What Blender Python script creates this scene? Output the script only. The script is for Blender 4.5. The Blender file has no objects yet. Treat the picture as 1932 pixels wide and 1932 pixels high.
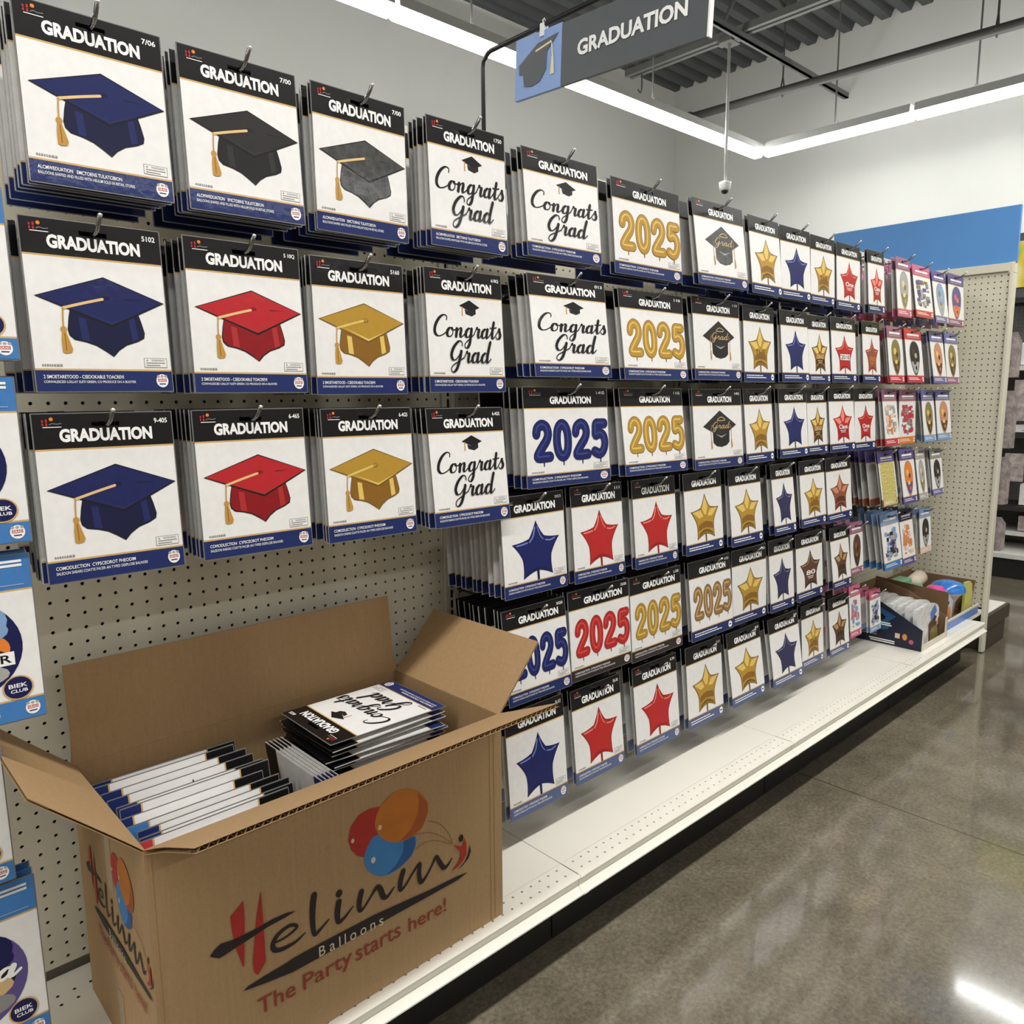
import bpy, math, random
from mathutils import Vector, Matrix
random.seed(7)
S = bpy.context.scene
COL = S.collection
PI = math.pi
IN = .0254

# ------------------------------------------------------------------ camera, world, lamps, exposure
cam_d = bpy.data.cameras.new('camera'); cam = bpy.data.objects.new('camera', cam_d); COL.objects.link(cam)
cam_d.sensor_width = 36; cam_d.sensor_fit = 'HORIZONTAL'; cam_d.lens = 36 * 1461.827 / 1932; cam_d.clip_start = .02
YAW, PIT, ROL = .7463, -.1488, -.0079
fw = Vector((math.sin(YAW)*math.cos(PIT), math.cos(YAW)*math.cos(PIT), math.sin(PIT)))
rt = Vector((math.cos(YAW), -math.sin(YAW), 0)); up = rt.cross(fw)
r2 = math.cos(ROL)*rt + math.sin(ROL)*up; u2 = -math.sin(ROL)*rt + math.cos(ROL)*up
mw = Matrix.Identity(4)
for i in range(3): mw[i][0], mw[i][1], mw[i][2] = r2[i], u2[i], -fw[i]
mw.translation = Vector((-1.0992, -1.4456, 1.1951)); cam.matrix_world = mw
S.camera = cam

W = bpy.data.worlds.new('world'); S.world = W; W.use_nodes = True
W.node_tree.nodes['Background'].inputs[0].default_value = (.9, .93, 1, 1)
W.node_tree.nodes['Background'].inputs[1].default_value = .3

S.view_settings.view_transform = 'Standard'; S.view_settings.look = 'None'
S.view_settings.gamma = 1; S.view_settings.use_curve_mapping = False
S.view_settings.exposure = .06
LED_COL = (1, .985, .95)
VISIBLE_LED = 25.0          # strength of the diffusers of the lamp run seen in the photo
def strip_lamp(name, x0, x1, y, z, watts, w=.12, along='x'):
    d = bpy.data.lights.new(name, 'AREA'); d.shape = 'RECTANGLE'; d.color = LED_COL; d.energy = watts
    o = bpy.data.objects.new(name, d); COL.objects.link(o)
    if along == 'x': d.size, d.size_y = x1-x0, w; o.location = ((x0+x1)/2, y, z)
    else: d.size, d.size_y = w, x1-x0; o.location = (y, (x0+x1)/2, z)
    o['kind'] = 'helper'
    return o
strip_lamp('strip_lamp', -4.6, 4.3, -1.25, 2.985, 165)
strip_lamp('strip_lamp', -4.6, 4.3, -4.3, 2.985, 85)
strip_lamp('strip_lamp', -4.6, 4.3, -6.6, 2.985, 40)
for y_, w_ in ((-1.25, 45), (-4.3, 40), (-6.6, 30)):          # upward fill added to brighten the roof deck and upper walls
    o = strip_lamp('strip_uplight', -4.6, 4.3, y_, 3.09, w_); o.rotation_euler = (math.pi, 0, 0)
for a_, b_, c_, al in ((-3.5, 4.5, 1.907, 'x'), (-1.6, 1.8, 4.64, 'y')):  # added upward fill above the two lamp legs as well
    o = strip_lamp('strip_uplight', a_, b_, c_, 3.105, 17 if al == 'x' else 7, .07, al); o.rotation_euler = (math.pi, 0, 0)

# ------------------------------------------------------------------ materials
def lin(c):
    o = []
    for v in c[:3]:
        v /= 255
        o.append(v/12.92 if v <= .04045 else ((v+.055)/1.055)**2.4)
    return (*o, 1)
MATS = {}
def mat(name, rgb, rough=.5, metal=0., coat=0., var=.05, scale=30., bump=0., bscale=60., emit=0., spec=.5, alpha=1., trans=0.):
    if name in MATS: return MATS[name]
    m = bpy.data.materials.new(name); m.use_nodes = True
    nt = m.node_tree; b = nt.nodes['Principled BSDF']; N = nt.nodes.new; L = nt.links.new
    tc = N('ShaderNodeTexCoord'); nz = N('ShaderNodeTexNoise'); nz.inputs['Scale'].default_value = scale; nz.inputs['Detail'].default_value = 3
    L(tc.outputs['Object'], nz.inputs['Vector'])
    rp = N('ShaderNodeValToRGB'); c = lin(rgb)
    rp.color_ramp.elements[0].color = [max(0, v*(1-var)) for v in c[:3]] + [1]
    rp.color_ramp.elements[1].color = [min(1, v*(1+var)) for v in c[:3]] + [1]
    rp.color_ramp.elements[0].position = .3; rp.color_ramp.elements[1].position = .7
    L(nz.outputs['Fac'], rp.inputs['Fac']); L(rp.outputs['Color'], b.inputs['Base Color'])
    b.inputs['Roughness'].default_value = rough; b.inputs['Metallic'].default_value = metal
    b.inputs['Coat Weight'].default_value = coat; b.inputs['Coat Roughness'].default_value = .08
    b.inputs['Specular IOR Level'].default_value = spec
    b.inputs['Alpha'].default_value = alpha; b.inputs['Transmission Weight'].default_value = trans
    if bump:
        n2 = N('ShaderNodeTexNoise'); n2.inputs['Scale'].default_value = bscale; L(tc.outputs['Object'], n2.inputs['Vector'])
        bp = N('ShaderNodeBump'); bp.inputs['Strength'].default_value = bump; bp.inputs['Distance'].default_value = .01
        L(n2.outputs['Fac'], bp.inputs['Height']); L(bp.outputs['Normal'], b.inputs['Normal'])
        if coat: L(bp.outputs['Normal'], b.inputs['Coat Normal'])
    if emit:
        b.inputs['Emission Color'].default_value = c; b.inputs['Emission Strength'].default_value = emit
    MATS[name] = m
    return m

def film(name, rgb, var=.03):      # printed card seen through its glossy plastic sleeve
    return mat('print_'+name, rgb, rough=.38, coat=.16, spec=.25, var=var, scale=14, bump=.02, bscale=16)

P_BLACK = film('black', (17, 16, 17)); P_WHITE = film('white', (233, 231, 228)); P_NAVY = film('navy_band', (31, 44, 97))
P_DARKBAND = film('dark_band', (48, 38, 38)); P_NAVYLIT = film('slate_band', (84, 96, 134)); P_TAN = film('gold_line', (206, 168, 104))
P_LTBLUE = film('light_blue_band', (66, 122, 184)); P_TEXT = film('white_ink', (242, 241, 238)); P_GREY = film('grey_ink', (140, 138, 136))
P_RED = film('red_ink', (178, 44, 52)); P_INK = film('black_ink', (24, 22, 24))
P_NAVYC = film('cap_navy', (30, 36, 86)); P_NAVYD = film('cap_navy_dark', (23, 26, 60)); P_NAVYL = film('cap_navy_sheen', (36, 42, 92))
P_BLK2 = film('cap_black_top', (44, 42, 41)); P_BLK3 = film('cap_black_body', (34, 33, 33)); P_BLK4 = film('cap_black_sheen', (50, 48, 47))
P_CHAR = film('cap_charcoal', (70, 70, 69), var=.35); P_CHARD = film('cap_charcoal_body', (82, 82, 82), var=.35)
P_REDC = film('cap_red', (182, 38, 44)); P_REDD = film('cap_red_dark', (138, 22, 28)); P_REDL = film('cap_red_sheen', (172, 48, 48))
P_GOLD = film('cap_gold', (180, 140, 52)); P_GOLDD = film('cap_gold_dark', (138, 96, 34)); P_GOLDL = film('cap_gold_sheen', (224, 192, 104)); P_GOLDE = film('gold_edge', (112, 84, 36))
P_TASS = film('tassel', (190, 142, 66)); P_CORD = film('tassel_cord', (226, 190, 130))
P_SBLUE = film('star_blue', (28, 35, 94)); P_SBLUED = film('star_blue_dark', (24, 26, 78)); P_SBLUEL = film('star_blue_sheen', (118, 130, 196))
P_SRED = film('star_red', (184, 40, 40)); P_SREDD = film('star_red_dark', (150, 28, 32)); P_SREDL = film('star_red_sheen', (238, 138, 122))
P_SBLUEM = film('number_blue_sheen', (56, 68, 134)); P_SREDM = film('number_red_sheen', (214, 84, 76))
P_IND = film('star_indigo', (47, 45, 82)); P_INDD = film('star_indigo_dark', (40, 36, 66)); P_INDL = film('star_indigo_sheen', (128, 128, 164))
P_COP = film('star_copper', (146, 82, 58)); P_COPD = film('star_copper_dark', (92, 46, 36)); P_COPL = film('star_copper_sheen', (204, 140, 106))
P_BRN = film('star_brown', (92, 62, 44)); P_BRND = film('star_brown_dark', (56, 38, 30)); P_BRNL = film('star_brown_sheen', (180, 146, 92))
P_BRZ = film('bronze', (150, 112, 66)); P_BRZD = film('bronze_dark', (96, 66, 42)); P_BRZL = film('bronze_sheen', (206, 176, 124))
P_PURP = film('purple_band', (92, 78, 136)); P_PINK = film('pink_band', (200, 96, 128)); P_MAUVE = film('mauve_band', (150, 96, 122))
P_CRIM = film('crimson_band', (196, 60, 72)); P_LILAC = film('lilac_band', (110, 108, 160)); P_ORNG = film('orange_ink', (226, 128, 52))
P_OLIVE = film('olive_ink', (134, 122, 72)); P_SKY = film('sky_ink', (130, 160, 200)); P_FLESH = film('peach_ink', (226, 196, 172))
P_CRINK = mat('print_gold_foil', (232, 206, 124), rough=.3, metal=.2, var=.45, scale=28, bump=.6, bscale=36)
M_SLEEVE = mat('sleeve_plastic', (120, 118, 117), rough=.2, coat=.5, var=.08)
M_RIM = mat('sleeve_edge', (176, 175, 173), rough=.2, coat=.4, var=.1)
M_BODY = mat('packet_side_white', (214, 212, 209), rough=.4, coat=.3, var=.08, scale=9)
M_CHROME = mat('hook_chrome', (138, 136, 133), rough=.22, metal=1, var=.04)
M_TIP = mat('hook_tip', (222, 220, 216), rough=.25, metal=.6)
M_BEIGE = mat('beige_enamel', (216, 210, 190), rough=.45, var=.02, scale=6, bump=.02, bscale=300)
M_BEIGE2 = mat('beige_enamel_upright', (218, 213, 195), rough=.4, var=.02, scale=6)
M_DECK = mat('deck_enamel', (238, 234, 222), rough=.22, var=.02, scale=5, coat=.2)
M_HOLE = mat('dark_void', (20, 18, 15), rough=.9)  # near-black standing in for the shade inside holes and slots
M_KICK = mat('kick_black', (13, 11, 9), rough=.5, var=.15, scale=4)
M_CARD = None
M_WALL = mat('wall_paint', (222, 222, 217), rough=.85, var=.02, scale=2)
M_DECKING = mat('roof_deck_grey', (84, 87, 88), rough=.6, var=.1, scale=3)
M_STEEL = mat('painted_steel_grey', (112, 112, 110), rough=.5, var=.06, scale=8)
M_STEELD = mat('painted_steel_dark', (84, 84, 82), rough=.5, var=.06, scale=8)
M_HOUS = mat('lamp_housing', (206, 206, 202), rough=.4, var=.03)
M_LED = mat('lamp_diffuser', (252, 253, 250), rough=.4, emit=VISIBLE_LED, var=.01)
M_BLUEP = mat('blue_panel_paint', (84, 142, 206), rough=.45, var=.03, scale=2)
M_SIGN = mat('sign_charcoal', (78, 82, 86), rough=.5, var=.03); M_SIGNB = mat('sign_pale_blue', (134, 162, 216), rough=.5, var=.03)
M_SIGNT = mat('sign_letters', (238, 238, 235), rough=.5); M_SIGNC = mat('sign_cream', (226, 212, 164), rough=.5)
M_RODB = mat('rod_black', (34, 33, 32), rough=.35, coat=.2)
M_WHITEP = mat('white_plastic', (232, 231, 228), rough=.35); M_DOMEK = mat('dome_glass', (20, 20, 22), rough=.08, coat=.6)

def cardboard(name, rgb):
    m = bpy.data.materials.new(name); m.use_nodes = True; nt = m.node_tree; b = nt.nodes['Principled BSDF']; N = nt.nodes.new; L = nt.links.new
    tc = N('ShaderNodeTexCoord'); mp = N('ShaderNodeMapping'); mp.inputs['Scale'].default_value = (60, 60, 3); L(tc.outputs['Object'], mp.inputs[0])
    n1 = N('ShaderNodeTexNoise'); n1.inputs['Scale'].default_value = 3; n1.inputs['Detail'].default_value = 5; L(mp.outputs[0], n1.inputs['Vector'])
    n2 = N('ShaderNodeTexNoise'); n2.inputs['Scale'].default_value = 160; n2.inputs['Detail'].default_value = 2; L(tc.outputs['Object'], n2.inputs['Vector'])
    mx = N('ShaderNodeMix'); mx.data_type = 'FLOAT'; mx.inputs[0].default_value = .5; L(n1.outputs['Fac'], mx.inputs[2]); L(n2.outputs['Fac'], mx.inputs[3])
    rp = N('ShaderNodeValToRGB'); c = lin(rgb); rp.color_ramp.elements[0].position = .3; rp.color_ramp.elements[1].position = .7
    rp.color_ramp.elements[0].color = [v*.9 for v in c[:3]]+[1]; rp.color_ramp.elements[1].color = [v*1.08 for v in c[:3]]+[1]
    L(mx.outputs[0], rp.inputs[0]); L(rp.outputs[0], b.inputs['Base Color']); b.inputs['Roughness'].default_value = .75
    bp = N('ShaderNodeBump'); bp.inputs['Strength'].default_value = .06; bp.inputs['Distance'].default_value = .002; L(n1.outputs['Fac'], bp.inputs['Height']); L(bp.outputs[0], b.inputs['Normal'])
    return m
M_CARD = cardboard('cardboard', (168, 136, 96)); M_FLUTESHADE = cardboard('cardboard_flute', (60, 44, 28)); M_CARDTAPE = mat('packing_tape', (160, 132, 96), rough=.25, coat=.4)

def floor_material():
    m = bpy.data.materials.new('polished_concrete'); m.use_nodes = True; nt = m.node_tree; b = nt.nodes['Principled BSDF']; N = nt.nodes.new; L = nt.links.new
    tc = N('ShaderNodeTexCoord')
    def noise(s, d=4, r=.6):
        n = N('ShaderNodeTexNoise'); n.inputs['Scale'].default_value = s; n.inputs['Detail'].default_value = d; n.inputs['Roughness'].default_value = r
        L(tc.outputs['Object'], n.inputs['Vector']); return n
    def ramp(src, p0, c0, p1, c1):
        r = N('ShaderNodeValToRGB'); r.color_ramp.elements[0].position = p0; r.color_ramp.elements[1].position = p1
        r.color_ramp.elements[0].color = c0; r.color_ramp.elements[1].color = c1; L(src, r.inputs[0]); return r
    big = noise(1.6, 6); med = noise(14, 5); fine = noise(95, 3, .7)
    r1 = ramp(big.outputs['Fac'], .3, lin((98, 90, 75)), .72, lin((137, 128, 110)))
    r2 = ramp(med.outputs['Fac'], .3, (.72, .72, .72, 1), .7, (1.12, 1.12, 1.12, 1)); r3 = ramp(fine.outputs['Fac'], .35, (.62, .62, .62, 1), .65, (1.2, 1.2, 1.2, 1))
    v = N('ShaderNodeTexVoronoi'); v.inputs['Scale'].default_value = 38; L(tc.outputs['Object'], v.inputs['Vector'])
    r4 = ramp(v.outputs['Distance'], .05, (.45, .42, .38, 1), .11, (1, 1, 1, 1))
    sp = noise(3.1, 2); r4m = ramp(sp.outputs['Fac'], .52, (0, 0, 0, 1), .62, (1, 1, 1, 1))
    def mul(a, c, fac=1.):
        x = N('ShaderNodeMix'); x.data_type = 'RGBA'; x.blend_type = 'MULTIPLY'
        if isinstance(fac, float): x.inputs[0].default_value = fac
        else: L(fac, x.inputs[0])
        L(a, x.inputs[6]); L(c, x.inputs[7]); return x.outputs[2]
    c = mul(r1.outputs[0], r2.outputs[0], .8); c = mul(c, r3.outputs[0], .8); c = mul(c, r4.outputs[0], r4m.outputs[0])
    # saw-cut joints: every 3.2 m across, one along
    sx = N('ShaderNodeSeparateXYZ'); L(tc.outputs['Object'], sx.inputs[0])
    def math_(op, a, bv=None, c2=None):
        n = N('ShaderNodeMath'); n.operation = op
        L(a, n.inputs[0]) if not isinstance(a, (int, float)) else None
        if bv is not None: n.inputs[1].default_value = bv
        if c2 is not None: n.inputs[2].default_value = c2
        return n.outputs[0]
    q = math_('SUBTRACT', sx.outputs['X'], 1.141); q = math_('PINGPONG', q, 1.6); q = math_('LESS_THAN', q, .0022)
    jm = N('ShaderNodeMix'); jm.data_type = 'RGBA'; L(q, jm.inputs[0]); L(c, jm.inputs[6]); jm.inputs[7].default_value = lin((60, 52, 42))
    L(jm.outputs[2], b.inputs['Base Color'])
    rr = ramp(big.outputs['Fac'], .25, (.09, .09, .09, 1), .75, (.22, .22, .22, 1)); L(rr.outputs[0], b.inputs['Roughness'])
    b.inputs['Coat Weight'].default_value = .8; b.inputs['Coat Roughness'].default_value = .07
    bp = N('ShaderNodeBump'); bp.inputs['Strength'].default_value = .05; bp.inputs['Distance'].default_value = .004; L(med.outputs['Fac'], bp.inputs['Height']); L(bp.outputs[0], b.inputs['Normal'])
    return m

# ------------------------------------------------------------------ mesh helpers
class MB:
    def __init__(s): s.v = []; s.f = []; s.mi = []; s.ms = []
    def m(s, material):
        if material not in s.ms: s.ms.append(material)
        return s.ms.index(material)
    def face(s, pts, material):
        n = len(s.v); s.v += [tuple(p) for p in pts]; s.f.append(tuple(range(n, n+len(pts)))); s.mi.append(s.m(material))
    def box(s, a, b, material):
        x0, y0, z0 = a; x1, y1, z1 = b; n = len(s.v)
        s.v += [(x0,y0,z0),(x1,y0,z0),(x1,y1,z0),(x0,y1,z0),(x0,y0,z1),(x1,y0,z1),(x1,y1,z1),(x0,y1,z1)]
        for q in ((0,3,2,1),(4,5,6,7),(0,1,5,4),(1,2,6,5),(2,3,7,6),(3,0,4,7)):
            s.f.append(tuple(n+i for i in q)); s.mi.append(s.m(material))
    def prism(s, pts, dvec, material, side=None):      # planar outline swept by dvec
        n = len(s.v); k = len(pts); d = Vector(dvec)
        s.v += [tuple(p) for p in pts] + [tuple(Vector(p)+d) for p in pts]
        s.f.append(tuple(range(n, n+k))); s.mi.append(s.m(material)); s.f.append(tuple(range(n+2*k-1, n+k-1, -1))); s.mi.append(s.m(material))
        for i in range(k):
            j = (i+1) % k; s.f.append((n+i, n+k+i, n+k+j, n+j)); s.mi.append(s.m(side or material))
    def tube(s, path, r, material, seg=8, cap=True):
        P = [Vector(p) for p in path]; n = len(s.v); rings = []
        for i, p in enumerate(P):
            t = ((P[min(i+1, len(P)-1)]-P[max(i-1, 0)])).normalized()
            a = Vector((0, 0, 1)) if abs(t.z) < .9 else Vector((1, 0, 0))
            u = t.cross(a).normalized(); w = t.cross(u)
            rr = r[i] if isinstance(r, (list, tuple)) else r
            s.v += [tuple(p + (u*math.cos(2*PI*k/seg) + w*math.sin(2*PI*k/seg))*rr) for k in range(seg)]
        for i in range(len(P)-1):
            for k in range(seg):
                a = n+i*seg+k; b = n+i*seg+(k+1) % seg; s.f.append((a, b, b+seg, a+seg)); s.mi.append(s.m(material))
        if cap:
            s.f.append(tuple(n+k for k in range(seg-1, -1, -1))); s.mi.append(s.m(material))
            s.f.append(tuple(n+(len(P)-1)*seg+k for k in range(seg))); s.mi.append(s.m(material))
    def lathe(s, prof, c, material, seg=24):           # prof: (r, z) up the axis through c
        n = len(s.v)
        for r, z in prof: s.v += [(c[0]+r*math.cos(2*PI*k/seg), c[1]+r*math.sin(2*PI*k/seg), c[2]+z) for k in range(seg)]
        for i in range(len(prof)-1):
            for k in range(seg):
                a = n+i*seg+k; b = n+i*seg+(k+1) % seg; s.f.append((a, b, b+seg, a+seg)); s.mi.append(s.m(material))
    def mesh(s, name, smooth=False):
        me = bpy.data.meshes.new(name); me.from_pydata(s.v, [], s.f)
        for m_ in s.ms: me.materials.append(m_)
        me.polygons.foreach_set('material_index', s.mi)
        if smooth: me.polygons.foreach_set('use_smooth', [True]*len(s.f))
        me.update(); return me
    def build(s, name, parent=None, loc=(0,0,0), smooth=False, bevel=0):
        o = link(name, s.mesh(name, smooth), parent, loc)
        if bevel:
            b = o.modifiers.new('bevel', 'BEVEL'); b.width = bevel; b.segments = 2; b.limit_method = 'ANGLE'
        return o
def link(name, me, parent=None, loc=(0,0,0), scale=(1,1,1), rot=(0,0,0)):
    o = bpy.data.objects.new(name, me); COL.objects.link(o); o.location = loc; o.scale = scale; o.rotation_euler = rot
    if parent: o.parent = parent
    return o
def tag(o, label, cat, group=None):
    o['label'] = label; o['category'] = cat
    if group: o['group'] = group
    return o
def thing(name, label, cat, loc=(0,0,0), rot=(0,0,0), group=None):
    return tag(link(name, None, None, loc, (1,1,1), rot), label, cat, group)
def struct(name, mb, **k):
    o = mb.build(name, **k); o['kind'] = 'structure'; return o

# flat printed artwork: layered outlines in card fractions, x right, z down
TEXT = {}
def text_geo(body, bold=0.):
    if (body, bold) in TEXT: return TEXT[(body, bold)]
    cu = bpy.data.curves.new('t', 'FONT'); cu.body = body; cu.offset = bold; cu.resolution_u = 3; cu.fill_mode = 'FRONT'
    ob = bpy.data.objects.new('t', cu); COL.objects.link(ob)
    dg = bpy.context.evaluated_depsgraph_get(); dg.update()
    me = bpy.data.meshes.new_from_object(ob.evaluated_get(dg))
    v = [(p.co.x, p.co.y) for p in me.vertices]; f = [tuple(p.vertices) for p in me.polygons]
    x0 = min(p[0] for p in v); x1 = max(p[0] for p in v); y0 = min(p[1] for p in v); y1 = max(p[1] for p in v)
    v = [((x-x0)/(x1-x0), (y-y0)/(y1-y0)) for x, y in v]
    bpy.data.objects.remove(ob); bpy.data.curves.remove(cu); bpy.data.meshes.remove(me)
    TEXT[(body, bold)] = (v, f); return v, f
def spline(pts, n=6, closed=False):
    out = []; k = len(pts)
    rng = range(k) if closed else range(k-1)
    for i in rng:
        p1, p2 = pts[i], pts[(i+1) % k]
        p0 = pts[(i-1) % k] if closed or i > 0 else p1; p3 = pts[(i+2) % k] if closed or i+2 < k else p2
        for j in range(n):
            t = j/n
            out.append(tuple(.5*((2*p1[d]) + (-p0[d]+p2[d])*t + (2*p0[d]-5*p1[d]+4*p2[d]-p3[d])*t*t + (-p0[d]+3*p1[d]-3*p2[d]+p3[d])*t**3) for d in (0, 1)))
    if not closed: out.append(tuple(pts[-1]))
    return out
class Art:
    STEP = 2.5e-5
    def __init__(s, base=4e-4, ax=1., az=1.): s.b = MB(); s.y = -base; s.ax = ax; s.az = az
    def _p(s, x, z): return (x, s.y, -z)
    def poly(s, pts, m): s.y -= s.STEP; s.b.face([s._p(*p) for p in pts], m); return s
    def rect(s, x0, z0, x1, z1, m): return s.poly([(x0,z0),(x1,z0),(x1,z1),(x0,z1)], m)
    def ell(s, cx, cz, rx, rz, m, n=24, rot=0.):
        c, q = math.cos(rot), math.sin(rot)
        return s.poly([(cx+(rx*math.cos(2*PI*i/n)*c-rz*math.sin(2*PI*i/n)*q), cz+(rx*math.cos(2*PI*i/n)*q+rz*math.sin(2*PI*i/n)*c)) for i in range(n)], m)
    def stroke(s, pts, w, m, closed=False, wthin=None, smooth=5, cap=True):
        # ax, az: real size of one unit along x and z, so widths stay true; w, wthin in real units
        s.y -= s.STEP; P = [(x*s.ax, z*s.az) for x, z in pts]
        if smooth: P = spline(P, smooth, closed)
        k = len(P); L = []; R = []
        for i in range(k):
            a = P[(i-1) % k] if closed or i > 0 else P[i]; b = P[(i+1) % k] if closed or i < k-1 else P[i]
            tx, tz = b[0]-a[0], b[1]-a[1]; l = math.hypot(tx, tz) or 1; tx /= l; tz /= l
            ww = w
            if wthin is not None:
                q = abs(tz) if tz > 0 else 0.; ww = wthin+(w-wthin)*min(1, max(0, (q-.15)/.7))
            if isinstance(w, (list, tuple)):
                t = i/(k-1)*(len(w)-1); j = min(int(t), len(w)-2); ww = w[j]+(w[j+1]-w[j])*(t-j)
            L.append((P[i][0]-tz*ww/2, P[i][1]+tx*ww/2)); R.append((P[i][0]+tz*ww/2, P[i][1]-tx*ww/2))
            if cap and not closed and i in (0, k-1):
                sg = -1 if i == 0 else 1; ang = math.atan2(tz, tx)
                arc = [(P[i][0]+ww/2*math.cos(ang+sg*0+a_), P[i][1]+ww/2*math.sin(ang+a_)) for a_ in [(-PI/2+PI*j/6) + (PI if sg < 0 else 0) for j in range(7)]]
                s.b.face([s._p(x/s.ax, z/s.az) for x, z in arc], m)
        rng = range(k) if closed else range(k-1)
        n0 = len(s.b.v); mi = s.b.m(m); st = s.STEP*.9/k
        for i in range(k):
            yy = s.y - st*i
            for q in (L[i], R[i]): s.b.v.append((q[0]/s.ax, yy, -q[1]/s.az))
        for i in rng:
            j = (i+1) % k; s.b.f.append((n0+2*i, n0+2*i+1, n0+2*j+1, n0+2*j)); s.b.mi.append(mi)
        s.y -= s.STEP
        return s
    def text(s, body, x0, z0, x1, z1, m, bold=0., shear=0.):
        s.y -= s.STEP; v, f = text_geo(body, bold); n = len(s.b.v); mi = s.b.m(m)
        s.b.v += [(x0+(x1-x0)*(p[0]+shear*p[1]), s.y, -(z1+(z0-z1)*p[1])) for p in v]
        for q in f: s.b.f.append(tuple(n+i for i in q)); s.b.mi.append(mi)
        return s
    def mesh(s, name): return s.b.mesh(name)

# ------------------------------------------------------------------ the room
XW, YW, ZC = 5.46, 3.30, 4.06
XL, YF = -5.0, -8.0
b = MB(); b.box((XL-.2, YF-.2, -.1), (XW+.2, YW+.2, 0), floor_material()); struct('floor', b)
b = MB(); b.box((XL-.2, YW, 0), (XW+.2, YW+.15, ZC+.3), M_WALL); struct('wall_back', b)
b = MB(); b.box((XW, YF, 0), (XW+.15, YW, ZC+.3), M_WALL); struct('wall_right', b)
b = MB(); b.box((XL-.15, YF, 0), (XL, YW, ZC+.3), M_WALL); struct('wall_left', b)
b = MB(); b.box((XL-.2, YF-.15, 0), (XW+.2, YF, ZC+.3), M_WALL); struct('wall_front', b)
b = MB(); y = YF; p = .15                               # ribbed steel roof deck, ribs along x
prof = []
while y < YW: prof += [(y, ZC), (y+.07, ZC), (y+.09, ZC+.05), (y+.13, ZC+.05)]; y += p
prof.append((YW, ZC))
for i in range(len(prof)-1):
    (y0, z0), (y1, z1) = prof[i], prof[i+1]
    b.face([(XL, y0, z0), (XW, y0, z0), (XW, y1, z1), (XL, y1, z1)], M_DECKING)
b.box((XL, YF, ZC+.2), (XW, YW, ZC+.25), M_DECKING)
struct('ceiling', b)

# roof steel
def joist(x, y0, y1, z, label, first):
    t = thing('roof_joist', label, 'joist', (x, (y0+y1)/2, z), group='open web roof joists')
    l = (y1-y0)/2
    b = MB(); b.box((-.045, -l, 0), (-.012, l, .045), M_STEEL); b.box((.012, -l, 0), (.045, l, .045), M_STEEL); b.build('bottom_chord', t)
    b = MB(); b.box((-.045, -l, ZC-z-.05), (.045, l+.1, ZC-z-.005), M_STEELD); b.build('top_chord', t)
    b = MB(); n = int(2*l/.55)
    for i in range(n):
        ya = -l+.1+i*.55; yb = ya+.275; yc = min(ya+.55, l)
        b.tube([(0, ya, .02), (0, yb, ZC-z-.02)], .012, M_STEELD, 6); b.tube([(0, yb, ZC-z-.02), (0, yc, .02)], .012, M_STEELD, 6)
    b.build('web_bars', t)
joist(3.905, -6.5, 2.61, 3.60, 'grey open web roof joist above the dome camera, running toward the aisle', 1)
joist(1.55, -6.5, 2.75, 3.50, 'grey open web roof joist over the gondola, left of the camera joist', 0)
b = MB(); b.box((1.6, -.02, -.02), (XW, .0, .02), M_STEEL); b.box((1.6, -.02, -.02), (XW, .02, -.015), M_STEEL)
tag(b.build('bridging_angle', loc=(0, 1.62, 3.575)), 'grey steel bridging angle running from the joist into the right wall', 'steel angle')
t = thing('sprinkler_pipe', 'grey sprinkler pipe turning the corner near the ceiling', 'pipe', (4.474, 2.495, 3.4))
b = MB(); b.tube([(-6.5, 0, 0), (0, 0, 0)], .03, M_STEELD, 10); b.build('pipe_run', t, smooth=True)
b = MB(); b.tube([(0, 0, 0), (.05, -.9, 0), (.15, -2.4, 0), (.15, -6.5, 0)], .03, M_STEELD, 10); b.build('pipe_run', t, smooth=True)
b = MB(); b.tube([(-.07, 0, 0), (.0, 0, 0), (.002, -.07, 0)], .042, M_STEELD, 10); b.tube([(-.32, 0, -.005), (-.2, 0, -.005)], .042, M_STEELD, 10); b.build('elbow_fitting', t)
b = MB()
for hx, hy in ((-.55, 0), (-3.2, 0), (.05, -.83), (.14, -2.2)):
    b = MB(); b.tube([(hx, hy, .1), (hx, hy, ZC-3.4)], .007, M_STEELD, 6)
    b.tube([(hx, hy+(.0 if hy else .035)-.0, .1), (hx+.03*(hy != 0), hy-.035*(hy == 0), 0), (hx, hy, -.04), (hx-.03*(hy != 0), hy+.035*(hy == 0), 0), (hx, hy, .1)], .006, M_STEELD, 6)
    b.build('hanger_rod', t)

# the lamp run: one leg along the back, one toward the aisle, with gaps between the 8 ft units
def lamp(label, a, bb, rods):
    a, bb = Vector(a), Vector(bb); mid = (a+bb)/2; d = (bb-a); L = d.length; rot = math.atan2(d.y, d.x)
    t = thing('linear_lamp', label, 'ceiling lamp', mid, (0, 0, rot), 'linear ceiling lamps')
    l = L/2-.014
    b = MB(); b.prism([(-l, -.05, .045), (-l, .05, .045), (-l, .04, .1), (-l, -.04, .1)], (2*l, 0, 0), M_HOUS); b.build('housing', t)
    b = MB(); b.prism([(-l, -.047, .045), (-l, -.044, .016), (-l, -.028, .002), (-l, .028, .002), (-l, .044, .016), (-l, .047, .045)], (2*l, 0, 0), M_LED); b.build('diffuser', t)
    for r in rods:
        b = MB(); b.tube([(r, 0, .09), (r, 0, ZC-mid.z)], .006, M_STEEL, 6); b.lathe([(0, 0), (.018, 0), (.012, .03), (0, .03)], (r, 0, .095), M_STEEL, 8); b.build('suspension_rod', t)
ZL = 3.0
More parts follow.
